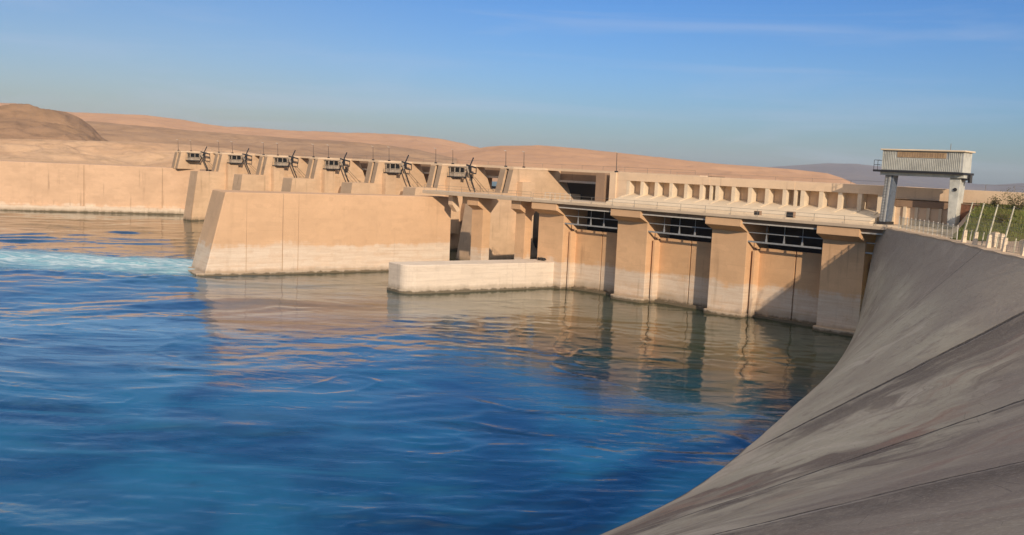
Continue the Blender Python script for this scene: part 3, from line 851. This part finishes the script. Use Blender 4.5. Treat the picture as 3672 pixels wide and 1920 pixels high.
# hose coil lying on the low wall
ring = empty('hose_coil', (5.6, 166.0, 4.3)); tag(ring, 'dark coiled hose lying on the right end of the low white wall', 'hose coil')
mb = MB()
prev = None
for k in range(61):
    a = 2 * math.pi * k / 20; rr = 1.25 + 0.10 * math.sin(k * 0.9)
    p = (math.cos(a) * rr, math.sin(a) * rr * 0.8, 0.10 + 0.13 * (k / 20) + 0.05 * math.sin(k * 1.7))
    if prev: mb.tube(prev, p, 0.09, k=6)
    prev = p
mb.build('hose', M['rubber'], ring, smooth=True)
mb = MB(); mb.tube((1.2, -0.2, 0.12), (1.9, -2.2, 0.1), 0.07); mb.tube((1.9, -2.2, 0.1), (1.95, -2.62, -0.5), 0.06); mb.tube((1.95, -2.62, -0.5), (1.95, -2.68, -1.9), 0.06)
mb.build('hose_end', M['rubber'], ring)

# ------------------------------------------------------------------ spillway: piers, hoists, bridge
SP_S = [-283.7, -259.7, -236.1, -212.7, -188.1, -165.5, -143.5]
SPM = 150.0 + N0 + 0.0     # m of the upper noses
SPM = 26.6
ORD = ['first', 'second', 'third', 'fourth', 'fifth', 'sixth', 'seventh']
def make_pier():
    root = empty('spillway_pier', (0, 0, 0), TH)
    w = 3.7
    up = MB()
    prof = [(0.0, 19.15), (-1.15, 14.1), (15.6, 14.1), (13.2, 19.15)][::-1]
    prof_s = [(1.5, 19.15), (0.45, 14.1), (15.6, 14.1), (13.2, 19.15)][::-1]
    up.prism_x(prof, -w, -2.15); up.prism_x(prof_s, -2.148, -1.252); up.prism_x(prof, -1.25, 0)
    up.build('upper_body', M['spill'], root)
    lo = MB()
    lo.prism_x([(-7.6, 14.097), (-10.0, -4), (24, -4), (24, 14.097)][::-1], -w - 0.15, 0.15)
    lo.build('lower_body', M['spill'], root)
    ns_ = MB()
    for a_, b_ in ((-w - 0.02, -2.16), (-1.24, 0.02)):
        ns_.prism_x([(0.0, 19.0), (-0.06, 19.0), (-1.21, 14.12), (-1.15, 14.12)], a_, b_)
    ns_.build('nose', M['nose'], root)  # thin skin carrying the painted nose shade
    MB().prism_x([(-7.66, 14.0), (-7.6, 14.0), (-9.94, -2.0), (-10.06, -2.0)], -w - 0.17, 0.17).build('lower_nose', M['nose2'], root)  # skin with painted shade on the lower nose
    MB().prism_x([(-0.05, 19.153), (-0.05, 19.5), (10.5, 19.5), (10.5, 19.153)][::-1], -w - 0.1, 0.1).build('coping', M['crest'], root)
    MB().prism_x([(0.45, 19.0), (-0.62, 14.3), (0.4, 14.3), (1.4, 19.0)][::-1], -2.14, -1.26).build('gate_slot', M['void'], root)  # slot filled near-black in place of its shade
    pl = MB(); pl.box(0.003, 1.5, 1.2, 4.4, 4, 16.55); pl.build('pilaster', M['spill'], root)
    return root
proto = make_pier()
pier_desc = ['farthest sloping spillway pier, at the left bank wall', 'second spillway pier from the left bank wall', 'third spillway pier from the left end of the row',
             'fourth spillway pier from the left, in the middle of the row', 'fifth spillway pier from the left, behind the dividing wall',
             'sixth spillway pier, next to the left end of the footbridge', 'nearest spillway pier with the largest sunlit side, no hoist on it']
pier_list = []
for i, s in enumerate(SP_S):
    o = proto if i == 0 else copy_tree(proto)
    o.location = dam(s, SPM, 0); tag(o, pier_desc[i], 'spillway pier', 'spillway piers')
    pier_list.append(o)
pier_list[6].scale = (1, 1.2, 1)
for c_ in list(pier_list[0].children):
    if c_.name.split('.')[0] in ('lower_body', 'pilaster', 'lower_nose'): bpy.data.objects.remove(c_)

def make_hoist():
    root = empty('gate_hoist', (0, 0, 0), TH)
    MB().box(-0.2, 2.0, 0.7, 4.6, 0, 0.25).build('platform', M['darksteel'], root)
    fr_ = MB()
    for x in (0.15, 1.65):
        for y in (1.2, 2.75, 4.3): fr_.box(x - 0.09, x + 0.09, y - 0.09, y + 0.09, 0.253, 2.35)
    fr_.box(0.06, 1.74, 1.11, 4.39, 1.05, 1.18)
    cab = fr_.build('cabin_frame', M['hoist'], root)
    MB().box(0.25, 1.55, 1.25, 4.25, 0.26, 1.04).build('lower_panel', M['hoist'], cab)
    MB().box(0.3, 1.5, 1.35, 2.6, 1.19, 2.3).build('window', M['glass'], cab)
    MB().box(0.3, 1.5, 2.9, 4.15, 1.19, 2.3).build('window', M['glass'], cab)
    MB().box(-0.1, 2.0, 0.9, 4.8, 2.353, 2.52).build('roof', M['hoist'], root)
    cyl = MB().tube((2.0, 4.4, 2.6), (2.2, 7.6, -3.9), 0.22, 0.16, k=8).build('cylinder', M['hoist'], root)
    MB().tube((2.35, 5.0, 1.2), (2.42, 7.6, -4.2), 0.13).build('piston_rod', M['darksteel'], cyl)
    arm = MB(); arm.bar((1.9, 4.5, 2.9), (1.9, 7.6, 2.3), 0.22, 0.34); arm.bar((1.6, 4.4, -0.2), (1.9, 6.6, 4.6), 0.16, 0.26); arm.bar((1.9, 5.8, 2.5), (1.9, 5.8, 1.2), 0.3, 0.45); arm.bar((1.9, 7.6, 2.3), (1.9, 7.6, 1.1), 0.14, 0.14)
    arm.bar((1.9, 5.8, 1.2), (1.9, 7.6, 1.0), 0.16, 0.25)
    arm.build('bracket', M['darksteel'], root)
    cb = MB(); cb.tube((2.9, 5.6, 0.3), (3.4, 10.5, -4.5), 0.05); cb.tube((2.9, 6.2, 0.3), (3.4, 11.5, -4.2), 0.05); cb.build('cable', M['cable'], root)
    MB().box(1.8, 2.6, 7.2, 8.2, -5.3, -4.1).build('bearing_block', M['darksteel'], root)
    rl = MB()
    for y in (0.75, 2.6, 4.5): rl.tube((-0.1, y, 0.25), (-0.1, y, 1.2), 0.04)
    rl.build('handrail', M['rail'], root)
    return root
hp = make_hoist()
for i, s in enumerate(SP_S[:6]):
    o = hp if i == 0 else copy_tree(hp)
    o.location = dam(s + 0.6, SPM + 0.6, 16.6)
    tag(o, '%s gate hoist cabin from the left, on a spillway pier side' % ORD[i], 'gate hoist', 'hoist cabins along the spillway')

sp = empty('spillway', dam(-200, SPM, 0), TH)
tag(sp, 'long spillway bridge and gates between the row of sloping piers', 'spillway')
def S_(mb): mb.v = [(x + 200, y, z) for x, y, z in mb.v]; return mb
# (m measured from the upper noses here)
S_(MB().box(-300, -104.9, 10.6, 13.4, 19.153, 19.66)).build('service_bridge', M['crest'], sp)
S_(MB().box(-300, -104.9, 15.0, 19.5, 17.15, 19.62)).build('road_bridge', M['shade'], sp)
S_(MB().box(-300, -104.9, 14.6, 14.997, 16.75, 17.2)).build('bridge_beam', M['palesteel'], sp)
for i in range(7):
    a = SP_S[i] + 0.16; c = SP_S[i + 1] - 3.86 if i < 6 else -106.5
    g = MB()
    n = 8; pr = []
    for q in range(n + 1):
        ang = R_(-35 + 62 * q / n)
        pr.append((15.5 - 9.5 * math.cos(ang) , 8.0 + 9.5 * math.sin(ang)))
    back_ = [(y + 0.6, z) for y, z in pr[::-1]]
    g.prism_x((pr + back_)[::-1], a, c)
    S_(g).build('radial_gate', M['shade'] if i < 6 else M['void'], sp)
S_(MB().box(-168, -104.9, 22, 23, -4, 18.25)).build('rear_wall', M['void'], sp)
S_(MB().box(-300, -168.003, 17.5, 18.5, -4, 18.25)).build('rear_wall', M['spill'], sp)
railing('railing', [dam(-290, SPM + 10.7, 19.66), dam(-106, SPM + 10.7, 19.66)], 0.9, 5.6, 'long thin handrail on the spillway bridge crossing the row of piers', cat='railing', rails=(1.0,), pr=0.03, rr=0.03)

# lighting masts on the spillway bridge
def make_mast():
    root = empty('lamp_mast', (0, 0, 0), TH)
    MB().tube((0, 0, 0), (0.1, -0.25, 3.3), 0.085, 0.05).build('pole', M['cable'], root)
    MB().box(-0.22, 0.22, -0.22, 0.22, 0, 0.25).build('base', M['darksteel'], root)
    MB().bar((0.1, -0.2, 3.28), (0.1, -0.8, 3.42), 0.12, 0.09).build('lamp_head', M['palesteel'], root)
    return root
mp = make_mast(); k = 0
for i, s in enumerate(SP_S):
    for ds, dm, w in ((-2.8, 0.6, 'left'), (-0.3, 3.5, 'right')):
        if i == 6 and ds > 0: continue
        o = mp if k == 0 else copy_tree(mp); k += 1
        o.location = dam(s + ds, SPM + dm, 19.5)
        tag(o, 'thin lamp mast, %s of the pair on the %s spillway pier' % (w, ORD[i]) if i < 6 else 'lone thin lamp mast over the nearest spillway pier',
            'lamp mast', 'lamp masts on the spillway')
o = copy_tree(mp); o.location = dam(-103.0, 9.2, 19.55); tag(o, 'lamp mast on the column beside the ladder shaft', 'lamp mast', 'lamp masts on the spillway')

# small dark doorways in the sides of two piers
def doorway(i, lab):
    root = empty('doorway', dam(SP_S[i] + 0.0, SPM + 8.6, 15.9), TH); tag(root, lab, 'doorway')
    MB().box(0.003, 0.06, 0, 0.9, 0, 1.5).build('opening', M['void'], root)
    MB().box(0.003, 0.12, -0.1, 1.1, 1.503, 1.65).build('lintel', M['shade'], root)
    MB().box(0.003, 0.10, -0.1, 1.1, -0.15, -0.003).build('sill', M['pale'], root)
doorway(3, 'small dark square opening in the sunlit side of the fourth spillway pier')
doorway(5, 'small dark opening in the sunlit side of the pier beside the footbridge')

# ------------------------------------------------------------------ left bank wall
aw0 = np.array([-148.5, 286.8]); aw1 = np.array([-97.5, 307.6]); ad = (aw1 - aw0) / np.linalg.norm(aw1 - aw0); aq = np.array([-ad[1], ad[0]])
aws = aw0 - ad * 130
ab = empty('bank_wall', (*P2(aw0), 0)); tag(ab, 'long tan concrete bank wall with bright white waterline at the far left', 'bank wall')
def lab(p): return (float(p[0] - aw0[0]), float(p[1] - aw0[1]))
MB().prism_z([lab(aws), lab(aw1), lab(aw1 + aq * 14), lab(aws + aq * 14)], -4, 14.2,
             [lab(aws + aq * 0.6), lab(aw1 + aq * 0.6), lab(aw1 + aq * 14), lab(aws + aq * 14)]).build('wall', M['abut'], ab, bevel=0.1)
MB().prism_z([lab(aws - aq * 0.5), lab(aw1 - aq * 0.5), lab(aw1 + aq * 1.2), lab(aws + aq * 1.2)], -4, 1.9).build('footing', M['abut'], ab, bevel=0.2)
for k_ in (22, 44):
    p = aw0 + ad * k_
    MB().prism_z([lab(p - aq * 0.03), lab(p + ad * 0.25 - aq * 0.03), lab(p + ad * 0.25 + aq * 0.5), lab(p + aq * 0.5)], 2.0, 14.0,
                 [lab(p + aq * 0.55), lab(p + ad * 0.25 + aq * 0.55), lab(p + ad * 0.25 + aq * 0.9), lab(p + aq * 0.9)]).build('joint', M['joint'], ab)
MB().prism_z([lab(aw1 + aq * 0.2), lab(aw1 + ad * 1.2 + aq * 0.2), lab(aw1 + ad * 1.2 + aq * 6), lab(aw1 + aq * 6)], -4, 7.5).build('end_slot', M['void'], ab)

# ------------------------------------------------------------------ gantry crane
def build_crane():
    s0, s1 = -55.3, -45.5
    root = empty('gantry_crane', dam(s0, 4.2, 14.5), TH)
    tag(root, 'white and grey gantry crane with ribbed machine house on two legs', 'gantry crane')
    L = s1 - s0
    # legs: front face towards the water is the -y side
    MB().prism_y([(-0.2, 0.35), (0.6, 0.35), (0.95, 6.45), (0.15, 6.45)], 0.4, 2.1).build('leg', M['cranegrey'], root, bevel=0.05)
    MB().prism_y([(L - 1.25, 0.35), (L - 0.3, 0.35), (L - 0.05, 6.45), (L - 1.4, 6.45)], 0.4, 2.2).build('leg', M['white'], root, bevel=0.05)
    for x in (-0.4, L - 1.6):
        MB().box(x, x + 1.3, 0.1, 2.6, 0.003, 0.36).build('bogie', M['darksteel'], root)
    MB().prism_y([(0.605, 0.4), (0.85, 0.4), (1.2, 6.44), (0.955, 6.44)], 0.45, 2.05).build('leg_strip', M['bluegrey'], root)  # dark blue-grey strip along the left leg's inner side
    MB().box(-0.4, L + 0.4, 0.05, 2.85, 6.453, 6.85).build('girder', M['white'], root)
    MB().box(-1.15, L + 0.5, -0.55, 3.2, 6.853, 7.12).build('platform', M['darksteel'], root)
    # machine house leaning slightly, roof, ribs, tan strip with openings, bright end
    H0, H1 = 7.12, 9.65
    hs = MB(); hs.box(-0.25, L + 0.15, 0.0, 2.9, H0, H1).build('house', M['cranegrey'], root)
    house = [c for c in root.children if c.name.startswith('house')][0]
    rib = MB()
    n = 44
    for k in range(n):
        x = -0.2 + (L + 0.25) * k / n
        rib.box(x, x + 0.11, -0.09, -0.003, H0 + 0.05, H1 - (0.05 if (k < 8 or k > 36) else 0.95))
    rib.build('ribs', M['white'], house)
    MB().box(1.7, 7.9, -0.06, -0.003, H1 - 0.85, H1 - 0.12).build('louvre_strip', M['ochre'], house)
    wv = MB()
    for k in range(18):
        x = 2.0 + k * 0.32
        wv.box(x, x + 0.13, -0.075, -0.062, H1 - 0.75, H1 - 0.25)
    wv.build('louvres', M['shade'], house)
    MB().box(L + 0.153, L + 0.19, 0.02, 2.88, H0 + 0.02, H1 - 0.02).build('end_panel', M['white'], house)
    MB().box(-0.45, L + 0.5, -0.35, 3.1, H1 + 0.003, H1 + 0.2).build('roof', M['pale'], root, bevel=0.05)
    # side landing at the left with hand rail
    lr = MB()
    for x in (-1.1, -0.6): 
        for y in (-0.45, 2.9): lr.tube((x, y, 7.12), (x, y, 8.35), 0.035)
    for z in (8.35, 7.75): lr.tube((-1.1, -0.45, z), (-0.3, -0.45, z), 0.03); lr.tube((-1.1, -0.45, z), (-1.1, 2.9, z), 0.03)
    lr.build('handrail', M['darksteel'], root)
    mo = MB(); mo.box(L - 0.9, L + 0.6, 0.6, 2.0, 6.2, 6.45); mo.tube((L + 0.75, 1.3, 6.9), (L + 0.75, 1.3, 5.9), 0.25, k=10); mo.build('winch', M['darksteel'], root)
    MB().tube((L - 0.6, 0.395, 5.0), (L - 0.6, 0.25, 5.0), 0.22, k=14).build('lamp', M['darksteel'], root)
    lad = MB()
    for x in (0.0, 0.4): lad.tube((x, 0.3, 0.3), (x + 0.3, 0.3, 6.4), 0.025)
    for k in range(16): lad.tube((0.02 + 0.018 * k, 0.3, 0.6 + k * 0.37), (0.42 + 0.018 * k, 0.3, 0.6 + k * 0.37), 0.016)
    lad.build('ladder', M['darksteel'], root)
    MB().tube((L - 1.4, -0.2, H1 + 0.2), (L - 1.4, -0.2, H1 + 1.0), 0.04).build('antenna', M['rail'], root)
build_crane()

# ------------------------------------------------------------------ fence, mesh rail and small things on the wing wall
def edge_pt(y, off=0.9, dz=0.28):
    x, z = top_edge(y); return Vector((x + off, y, z + dz))
fence_posts = [100.4, 96.8, 92.5, 88.0, 83.6, 79.0, 74.0]
fr = empty('fence', edge_pt(101.0)); tag(fr, 'tall wire fence on leaning pale posts along the top of the sloping wall at right', 'fence')
fo = edge_pt(101.0)
for y in fence_posts:
    p = edge_pt(y) - fo
    MB().tube(p + Vector((0, 0, 1.0)), p + Vector((0.62, 0.15, 3.95)), 0.085, 0.065, k=6).build('post', M['post'], fr)
    MB().prism_z([(p.x - 0.2, p.y - 0.2), (p.x + 0.2, p.y - 0.2), (p.x + 0.2, p.y + 0.2), (p.x - 0.2, p.y + 0.2)], p.z - 0.2, p.z + 1.15,
                 [(p.x - 0.06, p.y - 0.14), (p.x + 0.22, p.y - 0.14), (p.x + 0.22, p.y + 0.14), (p.x - 0.06, p.y + 0.14)]).build('post_base', M['pale'], fr)
for y in (98.5, 94.5, 90.1, 85.7, 81.2, 76.5):
    p = edge_pt(y) - fo
    MB().tube(p, p + Vector((0.12, 0, 1.25)), 0.06, k=5).build('stake', M['post'], fr)
for hz in (3.85, 2.9, 1.95, 1.2):
    mb = MB()
    for a, b in zip(fence_posts[:-1], fence_posts[1:]):
        pa = edge_pt(a) - fo; pb = edge_pt(b) - fo; off = Vector((0.62 * (hz - 1) / 2.95, 0, hz))
        q0 = pa + off
        for t_ in (0.25, 0.5, 0.75, 1.0):
            q1 = pa.lerp(pb, t_) + off + Vector((0, 0, -0.18 * math.sin(t_ * math.pi)))
            mb.tube(q0, q1, 0.014, k=4); q0 = q1
    mb.build('wire', M['rail'], fr)

mb = MB()
for y in np.arange(101.0, 68.0, -0.45):
    p = edge_pt(y) - fo
    mb.tube(p + Vector((0.02, 0, 0.25)), p + Vector((0.30, 0.1, 2.5)), 0.011, k=3)
for hz in (0.5, 0.9, 1.3, 2.1, 2.5):
    ys__ = np.arange(101.0, 68.0, -1.5)
    for a, b in zip(ys__[:-1], ys__[1:]):
        o_ = Vector((0.42 * hz / 3.5, 0, hz)); mb.tube(edge_pt(a) - fo + o_, edge_pt(b) - fo + o_, 0.010, k=3)
mb.build('wire_mesh', M['rail'], fr)

# fine mesh parapet rail between the dam and the first tall post
ys_ = np.linspace(121.5, 102.5, 14)
mr = empty('mesh_railing', edge_pt(121.5)); tag(mr, 'pale wire mesh railing between the gantry crane and the tall fence', 'railing')
mo_ = edge_pt(121.5)
mb = MB(); rows_ = (0.25, 0.9, 1.25)
for hz in (0.3, 1.35):
    for a, b in zip(ys_[:-1], ys_[1:]): mb.tube(edge_pt(a) - mo_ + Vector((0, 0, hz)), edge_pt(b) - mo_ + Vector((0, 0, hz)), 0.03, k=4)
mb.build('rail', M['post'], mr)
for y in ys_: 
    p = edge_pt(y) - mo_; MB().tube(p, p + Vector((0, 0, 1.5)), 0.05, k=5).build('post', M['palesteel'], mr)
mb = MB()
for y in np.linspace(121.5, 102.5, 110):
    p = edge_pt(y) - mo_; mb.tube(p + Vector((0, 0, 0.1)), p + Vector((0, 0, 1.35)), 0.012, k=3)
for hz in np.linspace(0.45, 1.2, 5):
    for a, b in zip(ys_[:-1], ys_[1:]): mb.tube(edge_pt(a) - mo_ + Vector((0, 0, hz)), edge_pt(b) - mo_ + Vector((0, 0, hz)), 0.010, k=3)
mb.build('wire_mesh', M['post'], mr)

# pale concrete blocks behind the fence
def block(y, off, w, h, lab_):
    p = edge_pt(y, off, 0.05)
    root = empty('concrete_block', p, 0.3); tag(root, lab_, 'concrete block', 'concrete blocks along the fence')
    MB().prism_z([(-w / 2, -w / 2), (w / 2, -w / 2), (w / 2, w / 2), (-w / 2, w / 2)], -0.3, h,
                 [(-w * .4, -w * .4), (w * .4, -w * .4), (w * .4, w * .4), (-w * .4, w * .4)]).build('block', M['pale'], root, bevel=0.05)
    MB().box(-w * .3, w * .3, -w * .3, w * .3, h + 0.003, h + 0.08).build('cap', M['coping'], root, bevel=0.02)
block(94.1, 2.0, 0.75, 1.5, 'pale concrete block behind the fence, just right of the third tall post')
block(92.2, 2.0, 0.5, 1.45, 'narrower pale concrete block behind the fence, beside the fourth tall post')
block(86.2, 2.0, 0.8, 1.3, 'pale concrete block behind the fence at the right edge of the picture')

# rusty bin at the crest
rb = empty('rusty_bin', dam(-45.0, 6.6, 15.6), TH); tag(rb, 'rusty red steel bin at the end of the panel wall by the crane', 'bin')
MB().prism_z([(-1.0, -0.6), (1.0, -0.6), (1.0, 0.6), (-1.0, 0.6)], 0.1, 2.1, [(-1.2, -0.7), (1.2, -0.7), (1.2, 0.7), (-1.2, 0.7)]).build('body', M['rust'], rb, bevel=0.03)
MB().box(-1.3, 1.3, -0.8, 0.8, 2.103, 2.22).build('rim', M['shade'], rb)
for x in (-0.8, 0.8): MB().box(x - 0.1, x + 0.1, -0.55, 0.55, -1.2, 0.098).build('foot', M['darksteel'], rb)

# grass bank: a surface over the ramp plus tufts
def bank_region(s, m): return dam(s, m)
def build_grass():
    ss = np.linspace(0, 1, 110); mm = np.linspace(-16.5, 8.4, 70)
    Sg, Mg = np.meshgrid(ss, mm); SB = np.interp(Mg, [-16, 8.5], [-39.0, -45.5]); Sg = SB + (Sg ** 1.5) * (20 - SB)
    X = T_[0] * Sg + M_[0] * (Mg - N0); Y = T_[1] * Sg + M_[1] * (Mg - N0)
    Z = bank_z(X, Y) + 0.22 + 0.25 * fbm(X / 3, Y / 3, 4, 101)
    Z = Z - 0.6 * np.clip((-14.8 - Mg) / 1.7, 0, 1) - 0.7 * np.clip((SB + 1.2 - Sg) / 1.2, 0, 1)
    o = grid_object('grass_bank', np.stack([X, Y, Z], -1), M['grass']); tag(o, kind='structure')
    r = np.random.RandomState(4)
    vs = []; fs = []
    for q in range(9000):
        m = r.uniform(-15, 8); s = r.uniform(np.interp(m, [-16, 8.5], [-38.0, -44.8]), 8)
        x, y, _ = dam(s, m); z = float(bank_z(np.array(x), np.array(y))) + 0.2
        h = r.uniform(0.15, 0.5) * (1.7 if r.rand() < 0.1 else 1); a = r.uniform(0, 6.28); w = r.uniform(0.03, 0.08)
        lx, ly = r.normal(0, 0.15, 2)
        b = len(vs)
        vs += [(x - w * math.cos(a), y - w * math.sin(a), z), (x + w * math.cos(a), y + w * math.sin(a), z), (x + lx, y + ly, z + h)]
        fs.append((b, b + 1, b + 2))
    me = bpy.data.meshes.new('grass'); me.from_pydata(vs, [], fs); me.materials.append(M['blade'])
    g = bpy.data.objects.new('grass', me); COL.objects.link(g)
    tag(g, 'green grass covering the bank behind the tall fence', 'grass', kind='stuff')
build_grass()

def bush(p, h, r_, nleaf, seed, lab_):
    q = np.random.RandomState(seed)
    root = empty('bush', p); tag(root, lab_, 'bush', 'bushes on the bank')
    tw = MB(); tips = []
    for k in range(16):
        a = q.uniform(0, 6.28); e = q.uniform(0.5, 1.45); L = h * q.uniform(0.55, 1.0)
        t1 = Vector((math.cos(a) * math.cos(e), math.sin(a) * math.cos(e), math.sin(e))) * L
        tw.tube((0, 0, -0.1), t1 * 0.55, 0.035, 0.02, k=4); tw.tube(t1 * 0.55, t1 + Vector(q.normal(0, 0.1, 3)), 0.02, 0.008, k=4); tips += [t1 * 0.5, t1 * 0.75, t1]
    tw.build('stem', M['twig'], root)
    vs = []; fs = []
    for k in range(nleaf):
        c = tips[q.randint(len(tips))] + Vector(q.normal(0, r_ * 0.22, 3))
        u = Vector(q.normal(0, 1, 3)).normalized(); w = u.orthogonal().normalized(); l = q.uniform(0.06, 0.14)
        b = len(vs); vs += [c - u * l, c + w * l * 0.5, c + u * l, c - w * l * 0.5]; fs.append((b, b + 1, b + 2, b + 3))
    mb = MB(); mb.v = vs; mb.f = fs
    me = bpy.data.meshes.new('foliage'); me.from_pydata(vs, [], fs); me.materials.append(M['bush'])
    o = bpy.data.objects.new('foliage', me); COL.objects.link(o); o.parent = root
def bush_at(s, m, *a):
    x, y, _ = dam(s, m); bush((x, y, float(bank_z(np.array(x), np.array(y))) + 0.15), *a)
bush_at(-38.7, 5.0, 2.5, 1.6, 900, 5, 'tall scraggly dry bush at the top of the green bank')
bush_at(-41.8, 6.2, 1.2, 1.0, 350, 6, 'small low bush left of the tall scraggly one')
bush_at(-34.0, 6.0, 1.0, 1.0, 350, 7, 'low dark bush right of the tall scraggly one')
bush_at(-37.0, -6.0, 1.3, 1.6, 500, 8, 'loose shrub low on the green bank behind the second tall fence post')
bush_at(-31.0, -9.0, 1.5, 1.7, 600, 9, 'loose shrub low on the green bank near the right edge')

# railing on the crest at the far right
railing('railing', [dam(-44, 9.0, 19.5), dam(-20, 9.0, 19.5)], 0.8, 3.2, 'thin rail on the crest parapet right of the gantry crane', cat='railing', rails=(1.0,), pr=0.03, rr=0.02)

# ------------------------------------------------------------------ haze
hz = NT('haze_air')
hz.t.links.remove(hz.out.inputs['Surface'].links[0]); hz.t.nodes.remove(hz.b)
pv = hz.n('ShaderNodeVolumePrincipled')
pv.inputs['Color'].default_value = (0.80, 0.88, 1.0, 1)
pv.inputs['Density'].default_value = 0.00006
pv.inputs['Anisotropy'].default_value = 0.1
hz.link(pv.outputs[0], hz.out.inputs['Volume'])
hb = MB().box(-9500, 9500, -900, 9500, -6, 190).build('haze', hz.m)
tag(hb, kind='stuff')
